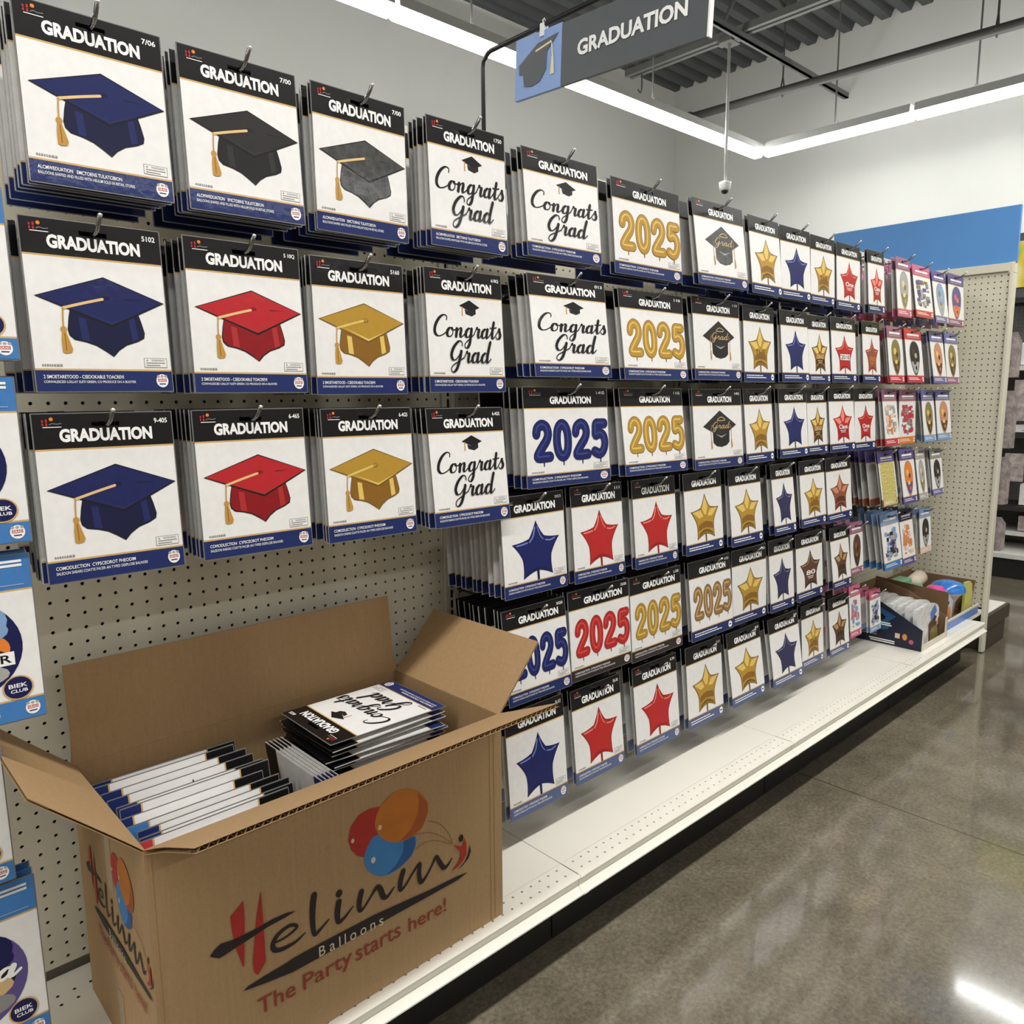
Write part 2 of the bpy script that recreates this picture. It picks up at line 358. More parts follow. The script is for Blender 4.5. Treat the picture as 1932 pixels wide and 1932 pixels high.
lamp('glowing white linear lamp at upper left, running off the top of the photo', (-1.16, 1.907, ZL), (1.24, 1.907, ZL), (0.,))
lamp('glowing white linear lamp behind the hanging sign, meeting the corner joint', (1.24, 1.907, ZL), (4.64, 1.907, ZL), (-1.2, .35))
lamp('glowing white linear lamp leaving the corner joint along the right wall', (4.64, 1.855, ZL), (4.64, .764, ZL), (.0,))
lamp('glowing white linear lamp at the right edge of the photo', (4.64, .764, ZL), (4.64, -1.676, ZL), (-.85, .8))
lamp('glowing white linear lamp past the left edge, in line with the back run', (-3.56, 1.907, ZL), (-1.16, 1.907, ZL), (0.,))
for y in (-1.25, -4.3, -6.6):
    t = thing('aisle_lamp', {-1.25: 'white strip lamp housing hung over the near aisle', -4.3: 'white strip lamp housing hung over the next aisle', -6.6: 'white strip lamp housing hung over the farthest aisle'}[y], 'ceiling lamp', (-.15, y, 3.0), group='aisle lamps')
    b = MB(); b.box((-4.45, -.06, 0), (4.45, .06, .08), M_HOUS); b.build('housing', t)
    for r in (-3.5, 0, 3.5): b = MB(); b.tube([(r, 0, .08), (r, 0, ZC-3.04)], .006, M_STEEL, 6); b.build('suspension_rod', t)

# dome camera on its drop pole
t = thing('security_camera', 'white dome security camera hanging on a pole from the joist', 'camera', (3.905, 1.732, 2.615))
b = MB(); b.tube([(0, 0, .05), (0, 0, .985)], .011, M_HOUS, 10); b.build('drop_pole', t, smooth=True)
b = MB(); b.box((-.06, -.05, .955), (.06, .05, .984), M_STEEL); b.box((-.03, -.08, .96), (.03, .08, .98), M_STEEL); b.build('joist_clamp', t)
b = MB(); b.lathe([(0, .062), (.02, .061), (.042, .053), (.043, .04), (.037, .012), (.033, 0), (.024, -.004)], (0, 0, 0), M_WHITEP, 24); b.build('shell', t, smooth=True)
b = MB(); b.lathe([(.027, .0), (.0265, -.008), (.0215, -.018), (.012, -.0245), (0, -.026)], (0, 0, 0), M_DOMEK, 24); b.build('dome', t, smooth=True)

# ------------------------------------------------------------------ the gondola
SEC = .9144; X0 = .0187; ZD = .197
def sheet_holes(nu, nv, origin, du, dv, mat_, r=.0032, depth=.004, normal=None, cell=IN):
    O = Vector(origin); U = Vector(du); V = Vector(dv); N = Vector(normal)
    bm = MB(); mi = bm.m(mat_)
    ang = [k*PI/4 for k in range(8)]
    sq = [(.5, 0), (.5, .5), (0, .5), (-.5, .5), (-.5, 0), (-.5, -.5), (0, -.5), (.5, -.5)]
    for i in range(nu):
        for j in range(nv):
            c = O + U*(i*cell) + V*(j*cell); n = len(bm.v)
            bm.v += [tuple(c + U*(a*cell) + V*(q*cell)) for a, q in sq]
            bm.v += [tuple(c + U*(r*math.cos(a)) + V*(r*math.sin(a))) for a in ang]
            bm.v += [tuple(c + U*(r*math.cos(a)) + V*(r*math.sin(a)) - N*depth) for a in ang]
            for k in range(8):
                l = (k+1) % 8
                bm.f.append((n+k, n+l, n+8+l, n+8+k)); bm.f.append((n+8+k, n+8+l, n+16+l, n+16+k)); bm.mi += [mi, mi]
    return bm
NAMES = ['leftmost', 'second', 'third', 'far right']
def pegboard(xa, n, label):
    t = thing('pegboard_panel', label, 'pegboard', (xa, 0, .21), group='gondola pegboard panels')
    nz = 60; z0 = .884-26*IN            # hole rows line up with the photo's
    b = sheet_holes(n, nz, (0, 0, z0-.21), (1, 0, 0), (0, 0, 1), M_BEIGE, normal=(0, -1, 0)); b.build('perforated_sheet', t)
    b = MB(); b.box((-.0127, .012, z0-.21-.0127), ((n-.5)*IN, .016, z0-.21+(nz-.5)*IN), M_HOLE); b.build('backing_sheet', t)  # black sheet paints the shade seen through the peg holes
pegboard(-46*IN, 47, 'beige pegboard panel behind the carton and the cap packets')
pegboard(.0715, 34, 'beige pegboard panel right of the first slotted upright')
pegboard(.0715+SEC, 34, 'beige pegboard panel right of the second slotted upright')
pegboard(.0715+2*SEC, 34, 'beige pegboard panel next to the perforated end panel')
for k, w_ in enumerate(('left of the blue star stack', 'behind the gold star columns', 'between the last star column and the purple packets')):
    x = .0335+k*SEC
    t = thing('slotted_upright', 'beige slotted steel upright ' + w_, 'upright', (x, 0, 0), group='slotted gondola uprights')
    b = MB(); b.box((-.0195, -.006, .2), (-.006, .01, 1.74), M_BEIGE2); b.box((.006, -.006, .2), (.0195, .01, 1.74), M_BEIGE2); b.box((-.006, -.003, .2), (.006, .008, 1.74), M_BEIGE2); b.build('post', t)
    b = MB(); z = .23
    while z < 1.72: b.box((-.0032, -.0036, z), (.0032, -.0028, z+.019), M_HOLE); z += .0254
    b.build('slots', t)
b = MB(); b.box((-1.2, -.012, 1.735), (2.83, .012, 1.765), M_BEIGE2); tag(b.build('top_rail', bevel=.003), 'beige top rail along the head of the pegboard wall', 'rail')
b = MB(); b.box((-1.2, .052, .0), (2.83, .064, 1.735), M_BEIGE); tag(b.build('gondola_back_skin'), 'plain back skin closing the rear of the gondola wall', 'panel')

LIP = [(-.4405, .197), (-.4425, .194), (-.4362, .1885), (-.4352, .174), (-.444, .165), (-.452, .163), (-.452, .160), (-.434, .158), (-.431, .162), (-.431, .190)]
def deck(xa, L, label, n):
    t = thing('base_deck', label, 'shelf deck', (xa, 0, 0), group='white base decks')
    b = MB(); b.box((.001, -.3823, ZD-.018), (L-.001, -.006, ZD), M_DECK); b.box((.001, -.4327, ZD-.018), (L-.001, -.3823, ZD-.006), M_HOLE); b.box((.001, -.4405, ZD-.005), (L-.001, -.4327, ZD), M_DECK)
    q = sheet_holes(n, 2, ((L-(n-1)*IN)/2, -.4200, ZD), (1, 0, 0), (0, 1, 0), M_DECK, r=.0029, normal=(0, 0, 1)); k = len(b.v); b.v += q.v; b.f += [tuple(i+k for i in f) for f in q.f]; b.mi += q.mi
    e = (L-n*IN)/2
    for u0, u1 in ((.001, e), (L-e, L-.001)): b.face([(u0, -.4327, ZD), (u1, -.4327, ZD), (u1, -.3819, ZD), (u0, -.3819, ZD)], M_DECK)
    for i in range(n):
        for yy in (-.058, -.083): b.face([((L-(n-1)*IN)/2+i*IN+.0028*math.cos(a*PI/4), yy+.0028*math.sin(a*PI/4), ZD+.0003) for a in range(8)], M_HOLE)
    if L < .9: b.box((L-.001, -.368, ZD-.018), (L+.178, -.006, ZD-.0005), M_DECK)
    b.build('deck_plate', t)
    b = MB(); b.prism([(.002, y, z) for y, z in LIP], (L-.004, 0, 0), M_DECK); b.build('front_lip', t)
    b = MB(); b.prism([(-.0015, y-.001, z) for y, z in LIP[:8]] + [(-.0015, -.43, .16), (-.0015, -.43, .192)], (.014, 0, 0), M_DECK); b.build('lip_clip', t)
    k = MB(); k.box((.002, -.355, .002), (L-.002, -.335, ZD-.02), M_KICK)
    return t, k
for (xa, L, n, w_) in ((X0-1.2192, 1.2192, 47, 'under the open carton'), (X0, SEC, 35, 'under the blue and red star packets'), (X0+SEC, SEC, 35, 'below the gold star columns'), (X0+2*SEC, .8, 31, 'holding the two counter display boxes')):
    t, k = deck(xa, L, 'white enamelled base deck ' + w_, n)
    tag(k.build('kick_plate', loc=(xa, 0, 0)), 'black kick plate below the white deck ' + w_, 'kick plate', 'black kick plates')

# perforated end panel closing the run
t = thing('gondola_end', 'beige perforated end panel at the far end of the aisle run', 'end panel', (2.83, 0, 0))
b = sheet_holes(29, 59, (.016, -.3624, .884+32*IN-58*IN), (0, 1, 0), (0, 0, 1), M_BEIGE, normal=(-1, 0, 0)); b.build('perforated_sheet', t)
b = MB(); b.box((.026, -.37, .2), (.03, .37, 1.7), M_HOLE); b.build('backing_sheet', t)  # black sheet again, shade behind the end panel's holes
for y0, y1, nm in ((-.386, -.372, 'front_post'), (.372, .386, 'rear_post')):
    b = MB(); b.box((0, y0, .004), (.046, y1, 1.747), M_BEIGE2); b.box((.004, min(y0, y0-.004), .004), (.04, y1+.002, 1.70), M_BEIGE2); b.build(nm, t, bevel=.002)
b = MB(); b.box((.0, -.372, 1.712), (.046, .372, 1.747), M_BEIGE2); b.build('top_frame_rail', t, bevel=.002)
b = MB(); b.box((.002, -.388, 1.705), (.044, -.366, 1.749), M_BEIGE2); b.tube([(.02, -.366, 1.705), (.02, -.37, 1.69), (.05, -.385, 1.68)], .0015, M_STEELD, 6); b.build('corner_cap', t)
b = MB(); b.box((2.84, -.392, 1.748), (2.86, .42, 1.985), M_BLUEP); tag(b.build('blue_header_panel', bevel=.001), 'bright blue header panel on top of the perforated end panel', 'panel')

# ------------------------------------------------------------------ hanging aisle sign
t = thing('sign_bracket', 'black bent rod bracket carrying the charcoal aisle sign', 'bracket', (.19, .037, 1.6))
arc = [(0, 0, -.2), (0, 0, .36)] + [(0, -.03*(1-math.cos(a)), .36+.03*math.sin(a)) for a in (.4, .8, 1.2)] + [(0, -.03, .39), (0, -.9, .385)]
b = MB(); b.tube(arc, .0055, M_RODB, 10); b.build('rod', t, smooth=True)
b = MB(); b.box((-.02, -.004, -.22), (.02, .006, .1), M_RODB); b.build('mount_plate', t)
t = thing('aisle_sign', 'hanging aisle sign reading GRADUATION with a cap icon on pale blue', 'sign', (.19, -.336, 1.985), (.045, 0, 0))
b = MB(); b.box((-.004, -.254, -.1415), (.004, .111, -.018), M_SIGN); b.build('charcoal_board', t)
b = MB(); b.box((-.0045, .111, -.1415), (.0045, .253, -.016), M_SIGNB); b.build('icon_square', t)
b = MB(); b.box((-.006, -.2575, -.1425), (.006, -.254, -.017), M_WHITEP); b.build('edge_strip', t)
a = Art(base=.0008); a.text('GRADUATION', .02, .047, .293, .078, M_SIGNT, .036); me = a.mesh('sign_lettering')
o = link('lettering', me, t, (-.0045, .084, -.017), rot=(0, 0, -PI/2))
a = Art(base=.0008)
a.poly([(.012, .066), (.07, .034), (.134, .028), (.1, .056), (.098, .092), (.08, .112), (.055, .117), (.03, .112), (.026, .086), (.014, .086)], M_SIGN)
a.stroke([(.066, .048), (.112, .04), (.114, .048), (.118, .075)], .004, M_SIGNC, smooth=0); a.poly([(.114, .07), (.12, .07), (.123, .106), (.111, .106)], M_SIGNC)
link('cap_icon', a.mesh('cap_icon'), t, (-.005, .253, -.005), rot=(0, 0, -PI/2))
for yy in (.17, -.16):
    b = MB(); b.box((-.007, yy-.006, -.028), (.007, yy+.006, -.002), M_WHITEP); b.tube([(0, yy, -.002), (.005, yy, .004), (0, yy, .009), (-.005, yy, .004), (0, yy, -.002)], .0016, M_WHITEP, 6); b.build('clip', t)

# ------------------------------------------------------------------ balloon packets: shared printed parts
def arc_pts(cx, cz, rx, rz, a0, a1, n=12): return [(cx+rx*math.cos(math.radians(a0+(a1-a0)*i/n)), cz-rz*math.sin(math.radians(a0+(a1-a0)*i/n))) for i in range(n+1)]
DIG = {'2': [(.1, .27), (.17, .1), (.42, 0), (.68, .07), (.78, .26), (.68, .46), (.42, .66), (.18, .86), (.13, .96), (.4, .975), (.84, .965)],
       '0': [(.45+.34*math.cos(q), .49-.49*math.copysign(abs(math.sin(q))**.8, math.sin(q))) for q in [2*PI*i/14 for i in range(14)]],
       '5': [(.8, .02), (.5, .02), (.24, .03), (.2, .2), (.2, .38), (.46, .33), (.72, .42), (.8, .65), (.68, .88), (.42, .98), (.1, .9)]}
def art_2025(c, cd, cl, ax=.25, az=.21):
    a = Art(ax=ax, az=az); x = .1; w = .2
    for i, ch in enumerate('2025'):
        pts = [(x+.195*p[0], .375+.335*p[1]) for p in DIG[ch]]; cl_ = ch == '0'
        a.poly([(x+.085, .73), (x+.1, .73), (x+.098, .795), (x+.087, .795)], cd)
        a.stroke(pts, .0228, cd, cl_); a.stroke(pts, .0194, c, cl_)
        a.stroke([(p[0]-.005, p[1]-.008) for p in pts], .0036, cl, cl_, cap=False)
        x += .23
    return a.mesh('number_picture')
def art_cap(t, bd, sh, ed, tassel=True, button=False):
    a = Art(ax=.177, az=.222)
    body = [(.29, .5), (.272, .56), (.258, .63), (.266, .665), (.3, .69), (.38, .703), (.45, .722), (.51, .752), (.555, .787), (.6, .748), (.66, .715), (.75, .69), (.8, .668), (.808, .635), (.79, .57), (.765, .5)]
    a.poly([(x+(.008 if x > .55 else -.008), z+.006) for x, z in body], ed); a.poly(body, bd)
    a.poly([(.335, .56), (.385, .57), (.4, .702), (.345, .694)], sh); a.poly([(.7, .56), (.745, .55), (.765, .68), (.715, .695)], sh)
    a.poly([(.045, .447), (.54, .312), (.99, .448), (.57, .612)], ed); a.poly([(.062, .446), (.54, .32), (.972, .446), (.57, .598)], t)
    a.poly([(.3, .5), (.57, .598), (.8, .512), (.572, .582)], sh)
    if button: a.ell(.545, .442, .034, .016, ed); a.ell(.545, .44, .026, .011, t)
    else: a.poly([(.68, .436), (.83, .437), (.7, .442)], ed); a.ell(.545, .437, .03, .013, bd)
    cord = P_CORD if not button else sh
    a.stroke([(.52, .445), (.38, .475), (.232, .51)], .0036, cord, smooth=3); a.stroke([(.232, .51), (.225, .56), (.222, .625)], .0018, P_TASS, smooth=3)
    a.ell(.222, .635, .022, .018, P_TASS); a.poly([(.208, .648), (.236, .648), (.272, .75), (.262, .772), (.222, .778), (.2, .77), (.2, .7)], P_TASS)
    a.stroke([(.226, .66), (.228, .76)], .0012, P_GOLDD, smooth=0)
    return a.mesh('cap_picture')
def star_pts(cx, cz, s, bow=.1):
    tips = [(.525, .265), (.9, .455), (.765, .835), (.29, .84), (.14, .475)]; vals = [(.65, .43), (.755, .63), (.53, .772), (.29, .64), (.405, .44)]
    out = []
    for i in range(5):
        for p, q in ((tips[i], vals[i]), (vals[i], tips[(i+1) % 5])):
            m = ((p[0]+q[0])/2*(1-bow)+cx*bow, (p[1]+q[1])/2*(1-bow)+cz*bow)
            for j in range(5):
                t = j/5; out.append(tuple((1-t)**2*p[d]+2*t*(1-t)*m[d]+t*t*q[d] for d in (0, 1)))
    return [(cx+(x-cx)*s, cz+(z-cz)*s) for x, z in out]
def art_star(c, cd, cl, foil=False, word=None, wm=None, wbox=None):
    a = Art(ax=.175, az=.22); cx, cz = .525, .58
    a.poly([(.505, .76), (.545, .76), (.545, .87), (.51, .87)], cd)
    a.poly(star_pts(cx, cz, 1.0), cd); a.poly(star_pts(cx, cz, .925), c)
    if foil: a.poly([(.36, .76), (.45, .725), (.525, .715), (.6, .725), (.7, .76), (.742, .8), (.62, .765), (.53, .748), (.43, .768), (.318, .81)], cd)
    else: a.poly([(.35, .78), (.44, .752), (.525, .742), (.61, .752), (.71, .78), (.742, .8), (.62, .772), (.53, .757), (.43, .775), (.318, .81)], cd)
    if foil:
        a.poly([(.52, .3), (.59, .43), (.55, .53), (.5, .53), (.44, .45)], cl); a.poly([(.19, .485), (.4, .47), (.47, .55), (.36, .57)], cl); a.poly([(.85, .465), (.66, .47), (.58, .55), (.7, .56)], cl)
        a.poly([(.345, .655), (.43, .63), (.525, .615), (.62, .625), (.715, .645), (.728, .72), (.62, .705), (.525, .695), (.43, .705), (.325, .73)], P_GOLDD if c is P_GOLD else cd)
    else:
        a.stroke([(.505, .335), (.475, .42), (.415, .475)], .0036, cl, smooth=4); a.stroke([(.545, .33), (.585, .42), (.63, .465)], .0022, cl, smooth=4)
        a.stroke([(.21, .492), (.3, .487), (.375, .478)], .0034, cl, smooth=4); a.stroke([(.82, .472), (.75, .487), (.67, .478)], .003, cl, smooth=4)
    if word:
        if wbox: a.rect(.335, .565, .72, .655, wbox)
        a.text(word, .36, .575, .7, .645, wm, .02)
        if not wbox:
            for z, x0, x1 in ((.665, .4, .64), (.69, .43, .61)): a.rect(x0, z, x1, z+.009, wm)
    return a.mesh('star_picture')
SCR = {  # one-line script strokes, x-height 1, baseline 0, up positive
 'C': (1.15, [[(1.1, 1.75), (1.08, 2.1), (.82, 2.25), (.45, 1.9), (.16, 1.15), (.14, .4), (.42, .02), (.8, .12), (1.15, .45)]]),
 'o': (.78, [[(.52, .95), (.26, .9), (.08, .5), (.14, .1), (.36, 0), (.56, .25), (.58, .7), (.48, .95), (.54, .75), (.82, .72)]]),
 'n': (.9, [[(.0, .72), (.14, .95), (.12, .05)], [(.12, .1), (.22, .6), (.42, .96), (.54, .8), (.5, .2), (.62, 0), (.92, .4)]]),
 'g': (.86, [[(.56, .82), (.36, .98), (.12, .6), (.12, .14), (.3, 0), (.48, .3), (.6, .92)], [(.6, .92), (.56, .1), (.5, -.7), (.3, -1.15), (.08, -1.0), (.14, -.6), (.5, -.15), (.88, .35)]]),
 'r': (.66, [[(.0, .4), (.14, .8), (.2, 1.1), (.28, .95), (.44, .9), (.4, .5), (.4, .12), (.52, .0), (.7, .35)]]),
 'a': (.86, [[(.56, .82), (.36, .98), (.12, .6), (.12, .14), (.3, 0), (.48, .3), (.6, .95)], [(.6, .95), (.54, .25), (.64, 0), (.88, .4)]]),
 't': (.56, [[(.04, .4), (.22, 1.1), (.3, 1.75)], [(.3, 1.75), (.22, .7), (.24, .1), (.36, 0), (.58, .35)], [(-.02, 1.15), (.25, 1.12), (.58, 1.22)]]),
 's': (.6, [[(.0, .35), (.22, .85), (.3, 1.15), (.34, .85), (.46, .4), (.36, .04), (.16, -.02), (.06, .16)]]),
 'G': (1.2, [[(1.0, 1.65), (.92, 2.05), (.66, 2.1), (.28, 1.5), (.12, .75), (.28, .25), (.56, .3), (.84, .85), (.94, 1.1)], [(.94, 1.1), (.84, .2), (.66, -.65), (.4, -1.0), (.2, -.8), (.3, -.35), (.8, .1), (1.2, .45)]]),
 'd': (.9, [[(.52, .82), (.34, .98), (.1, .6), (.1, .14), (.28, 0), (.46, .3), (.6, .9)], [(.74, 2.1), (.6, 1.0), (.56, .2), (.66, 0), (.92, .4)]])}
def script(a, word, x0, z0, x1, xh, m, w, wt, slant=.2):
    tot = sum(SCR[c][0] for c in word); u = (x1-x0)/tot; x = x0
    for c in word:
        for st in SCR[c][1]: a.stroke([(x+u*(px+slant*py*.5), z0-xh*py) for px, py in st], w, m, wthin=wt, smooth=6)
        x += u*SCR[c][0]
def mini_cap(a, cx, cz, w, h):
    a.poly([(cx-w*.5, cz), (cx, cz-h*.45), (cx+w*.5, cz+h*.06), (cx+w*.04, cz+h*.42)], P_INK)
    a.poly([(cx-w*.24, cz+h*.25), (cx+w*.03, cz+h*.42), (cx+w*.3, cz+h*.22), (cx+w*.3, cz+h*.55), (cx+w*.1, cz+h*.75), (cx-w*.2, cz+h*.6)], P_BLK3)
    a.stroke([(cx-w*.36, cz+h*.1), (cx-w*.37, cz+h*.72)], .0022, P_TASS, smooth=0)
def art_congrats():
    a = Art(ax=.186, az=.223); mini_cap(a, .55, .285, .27, .11)
    script(a, 'Congrats', .06, .545, .97, .078, P_INK, .0062, .0021); script(a, 'Grad', .25, .755, .8, .083, P_INK, .0062, .0021)
    return a.mesh('script_picture')
def art_diamond(foil):
    a = Art(ax=.225, az=.21); k = P_CHAR if foil else P_BLK2; kd = P_CHARD if foil else P_BLK3
    a.poly([(.37, .5), (.72, .5), (.71, .68), (.65, .72), (.545, .74), (.44, .725), (.375, .68)], kd); a.poly([(.18, .47), (.53, .27), (.87, .46), (.55, .62)], k)
    a.poly([(.43, .575), (.55, .62), (.67, .57), (.55, .6)], P_SIGL)
    script(a, 'Grad', .36, .5, .72, .04, P_BRZL, .0028, .0014); a.stroke([(.47, .39), (.55, .355), (.63, .385), (.6, .4), (.5, .4)], .002, P_BRZL, True)
    for x in (.335, .755):
        a.stroke([(x+.02*(1 if x < .5 else -1), .455), (x, .52), (x, .65)], .0018, P_TASS, smooth=3); a.poly([(x-.008, .65), (x+.01, .65), (x+.02, .74), (x-.006, .765)], P_TASS)
    return a.mesh('cap_picture')
P_SIGL = film('silver_ink', (168, 166, 162))
def art_oval(cols, two=False, blob=None):
    a = Art(ax=.14, az=.2); c, d, e = cols
    pts = [(.52+.36*math.sin(q)*(.78+.22*math.cos(q)), .55-.31*math.cos(q)) for q in [2*PI*i/28 for i in range(28)]]
    a.poly([(.52+(x-.52)*1.05, .56+(z-.56)*1.05) for x, z in pts], P_GREY); a.poly(pts, c)
    a.poly([(.52+(x-.52)*.92, .56+(z-.56)*.92) for x, z in pts if z > .58], d)
    a.ell(.45, .44, .09, .06, e, 12); a.ell(.58, .5, .08, .05, d, 12); a.ell(.5, .63, .1, .04, e, 12); a.ell(.56, .73, .05, .04, c, 12)
    return a.mesh('oval_picture')
def art_scene(cols):
    a = Art(ax=.14, az=.2); rnd = random.Random(len(cols)*7+int(cols[0].name.__len__()))
    for i in range(44):
        x = rnd.uniform(.2, .8); z = rnd.uniform(.3, .8); w = rnd.uniform(.08, .24); h = rnd.uniform(.03, .09)
        a.rect(x-w/2, z-h/2, x+w/2, z+h/2, cols[i % len(cols)])
    return a.mesh('party_picture')
def art_foil():
    a = Art(ax=.14, az=.2); a.rect(.06, .2, .94, .99, P_CRINK); return a.mesh('foil_picture')

# body shells
def shell(z0, z1, m, lines=(), hole=False):
    b = MB(); T = .0026
    zs = sorted({z0, z1} | {q for l in lines for q in l[:2]})
    if hole: zs = sorted(set(zs) | {.05, .078})
    xs = [0, .4, .6, 1] if hole else [0, 1]
    def mt(za, zb):
        for l in lines:
            if l[0] <= (za+zb)/2 <= l[1]: return l[2]
        return m
    for i in range(len(zs)-1):
        for j in range(len(xs)-1):
            if hole and j == 1 and zs[i] == .05: continue
            b.box((xs[j], 0, -zs[i+1]), (xs[j+1], T, -zs[i]), mt(zs[i], zs[i+1]))
    return b
HD, FT = .205, .878
def art_header_mesh(m): return shell(0, HD, m, hole=True).mesh('header_card')
MESH = {}
def get(key, fn):
    if key not in MESH: MESH[key] = fn()
    return MESH[key]
def sleeve_mesh():
    b = MB()
    for q in ((-.009, .005, 0, -1.005), (1.0, .005, 1.009, -1.005)): b.box((q[0], .0006, q[3]), (q[2], .0018, q[1]), M_SLEEVE)
    b.box((0, .0006, 0), (1, .0018, .006), M_SLEEVE); b.box((0, .0006, -1.008), (1, .0018, -1.0), M_SLEEVE)
    return b.mesh('sleeve')
def title_mesh(x0, x1, word='GRADUATION'):
    return Art().text(word, x0, .088, x1, .168, P_TEXT, .047).mesh('title_lettering')
def marks_mesh():
    a = Art(); a.rect(.06, .035, .072, .068, P_RED); a.rect(.085, .03, .098, .07, P_RED); a.rect(.05, .048, .11, .053, P_INK)
    a.ell(.125, .03, .014, .011, P_ORNG, 10); a.stroke([(.11, .062), (.13, .055), (.16, .06), (.19, .056)], .004, P_GREY, smooth=0); a.rect(.065, .075, .19, .0795, P_TEXT)
    return a.mesh('maker_mark')
def warn_mesh():
    a = Art(); a.rect(.79, .795, .97, .855, P_GREY); a.rect(.794, .7985, .966, .8515, P_WHITE); a.text('WARNING', .845, .803, .95, .817, P_GREY, .03)
    for z in (.823, .838): a.rect(.805, z, .955 if z < .83 else .915, z+.007, P_GREY)
    a.poly([(.805, .815), (.815, .802), (.825, .815)], P_GREY); return a.mesh('warning_label')
def code_mesh():
    a = Art(); rnd = random.Random(4); x = .05
    while x < .19: w = rnd.uniform(.008, .018); a.rect(x, .842, x+w, .855, P_GREY); x += w+.006
    return a.mesh('small_print')
def badge_mesh(far=False):
    a = Art(ax=.177, az=.222); a.ell(.92, .938, .048, .042, P_TEXT, 20)
    if not far:
        a.rect(.878, .93, .962, .95, P_TEXT); a.rect(.885, .925, .955, .945, P_RED); a.text('GRAD', .889, .928, .951, .942, P_TEXT, .02)
        for x in (.89, .92, .95): a.ell(x, .91, .013, .009, P_SIGL, 8)
        a.rect(.895, .955, .945, .962, P_NAVY)
    else: a.rect(.89, .93, .95, .946, P_NAVY)
    return a.mesh('seal_badge')
FOOT = {1: ('ALCMWEDUATION   EMCTORNS TULATCIBION', 'BALLOONS SHAPED AND FILLED WITH HELIUM SOLD IN RETAIL STORES'),
        2: ('2 SMOETARETOOD - CSEDOKABLE TOACREVI', 'CONVALESCED LOLLAY SLETI GREEN, CO PRODUCE ON A BUOYER'),
        3: ('COMODLECTION  CYPSCEOROT PHEODIM', 'SALEDON SHEARS COATTE PACER AN TYPED DESPLCISE BALNOES')}
def foot_mesh(r, x1=.62):
    a = Art(); t = FOOT.get(r, FOOT[3]); a.text(t[0], .05, .905, x1, .926, P_TEXT, .012); a.text(t[1], .05, .938, x1+.09, .955, P_TEXT, .004)
    return a.mesh('footer_lettering')
def foot_far(x1=.6):
    a = Art(); rnd = random.Random(9); x = .06
    for z, xe in ((.912, x1), (.94, x1+.1)):
        x = .06
        while x < xe: w = rnd.uniform(.03, .08); a.rect(x, z, min(x+w, xe), z+.013, P_TEXT); x += w+.008
    return a.mesh('footer_lettering')
def num_mesh(s):
    a = Art(); a.text(s, .862, .037, .965, .069, P_TEXT, .02); return a.mesh('item_number')
def rear_mesh(hd, ft):
    b = shell(0, 1, M_BODY, lines=((0, HD, hd), (HD, HD+.01, P_TAN), (FT-.01, FT, P_TAN), (FT, 1, ft)), hole=True)
    # wider slot so the wire clears it, and a sleeve rim
    for q in ((-.009, .005, 0, -1.005), (1.0, .005, 1.009, -1.005)): b.box((q[0], .0006, q[3]), (q[2], .0018, q[1]), M_RIM)
    b.box((0, .0006, -1.008), (1, .0018, -1.0), M_RIM)
    return b.mesh('packet_body')
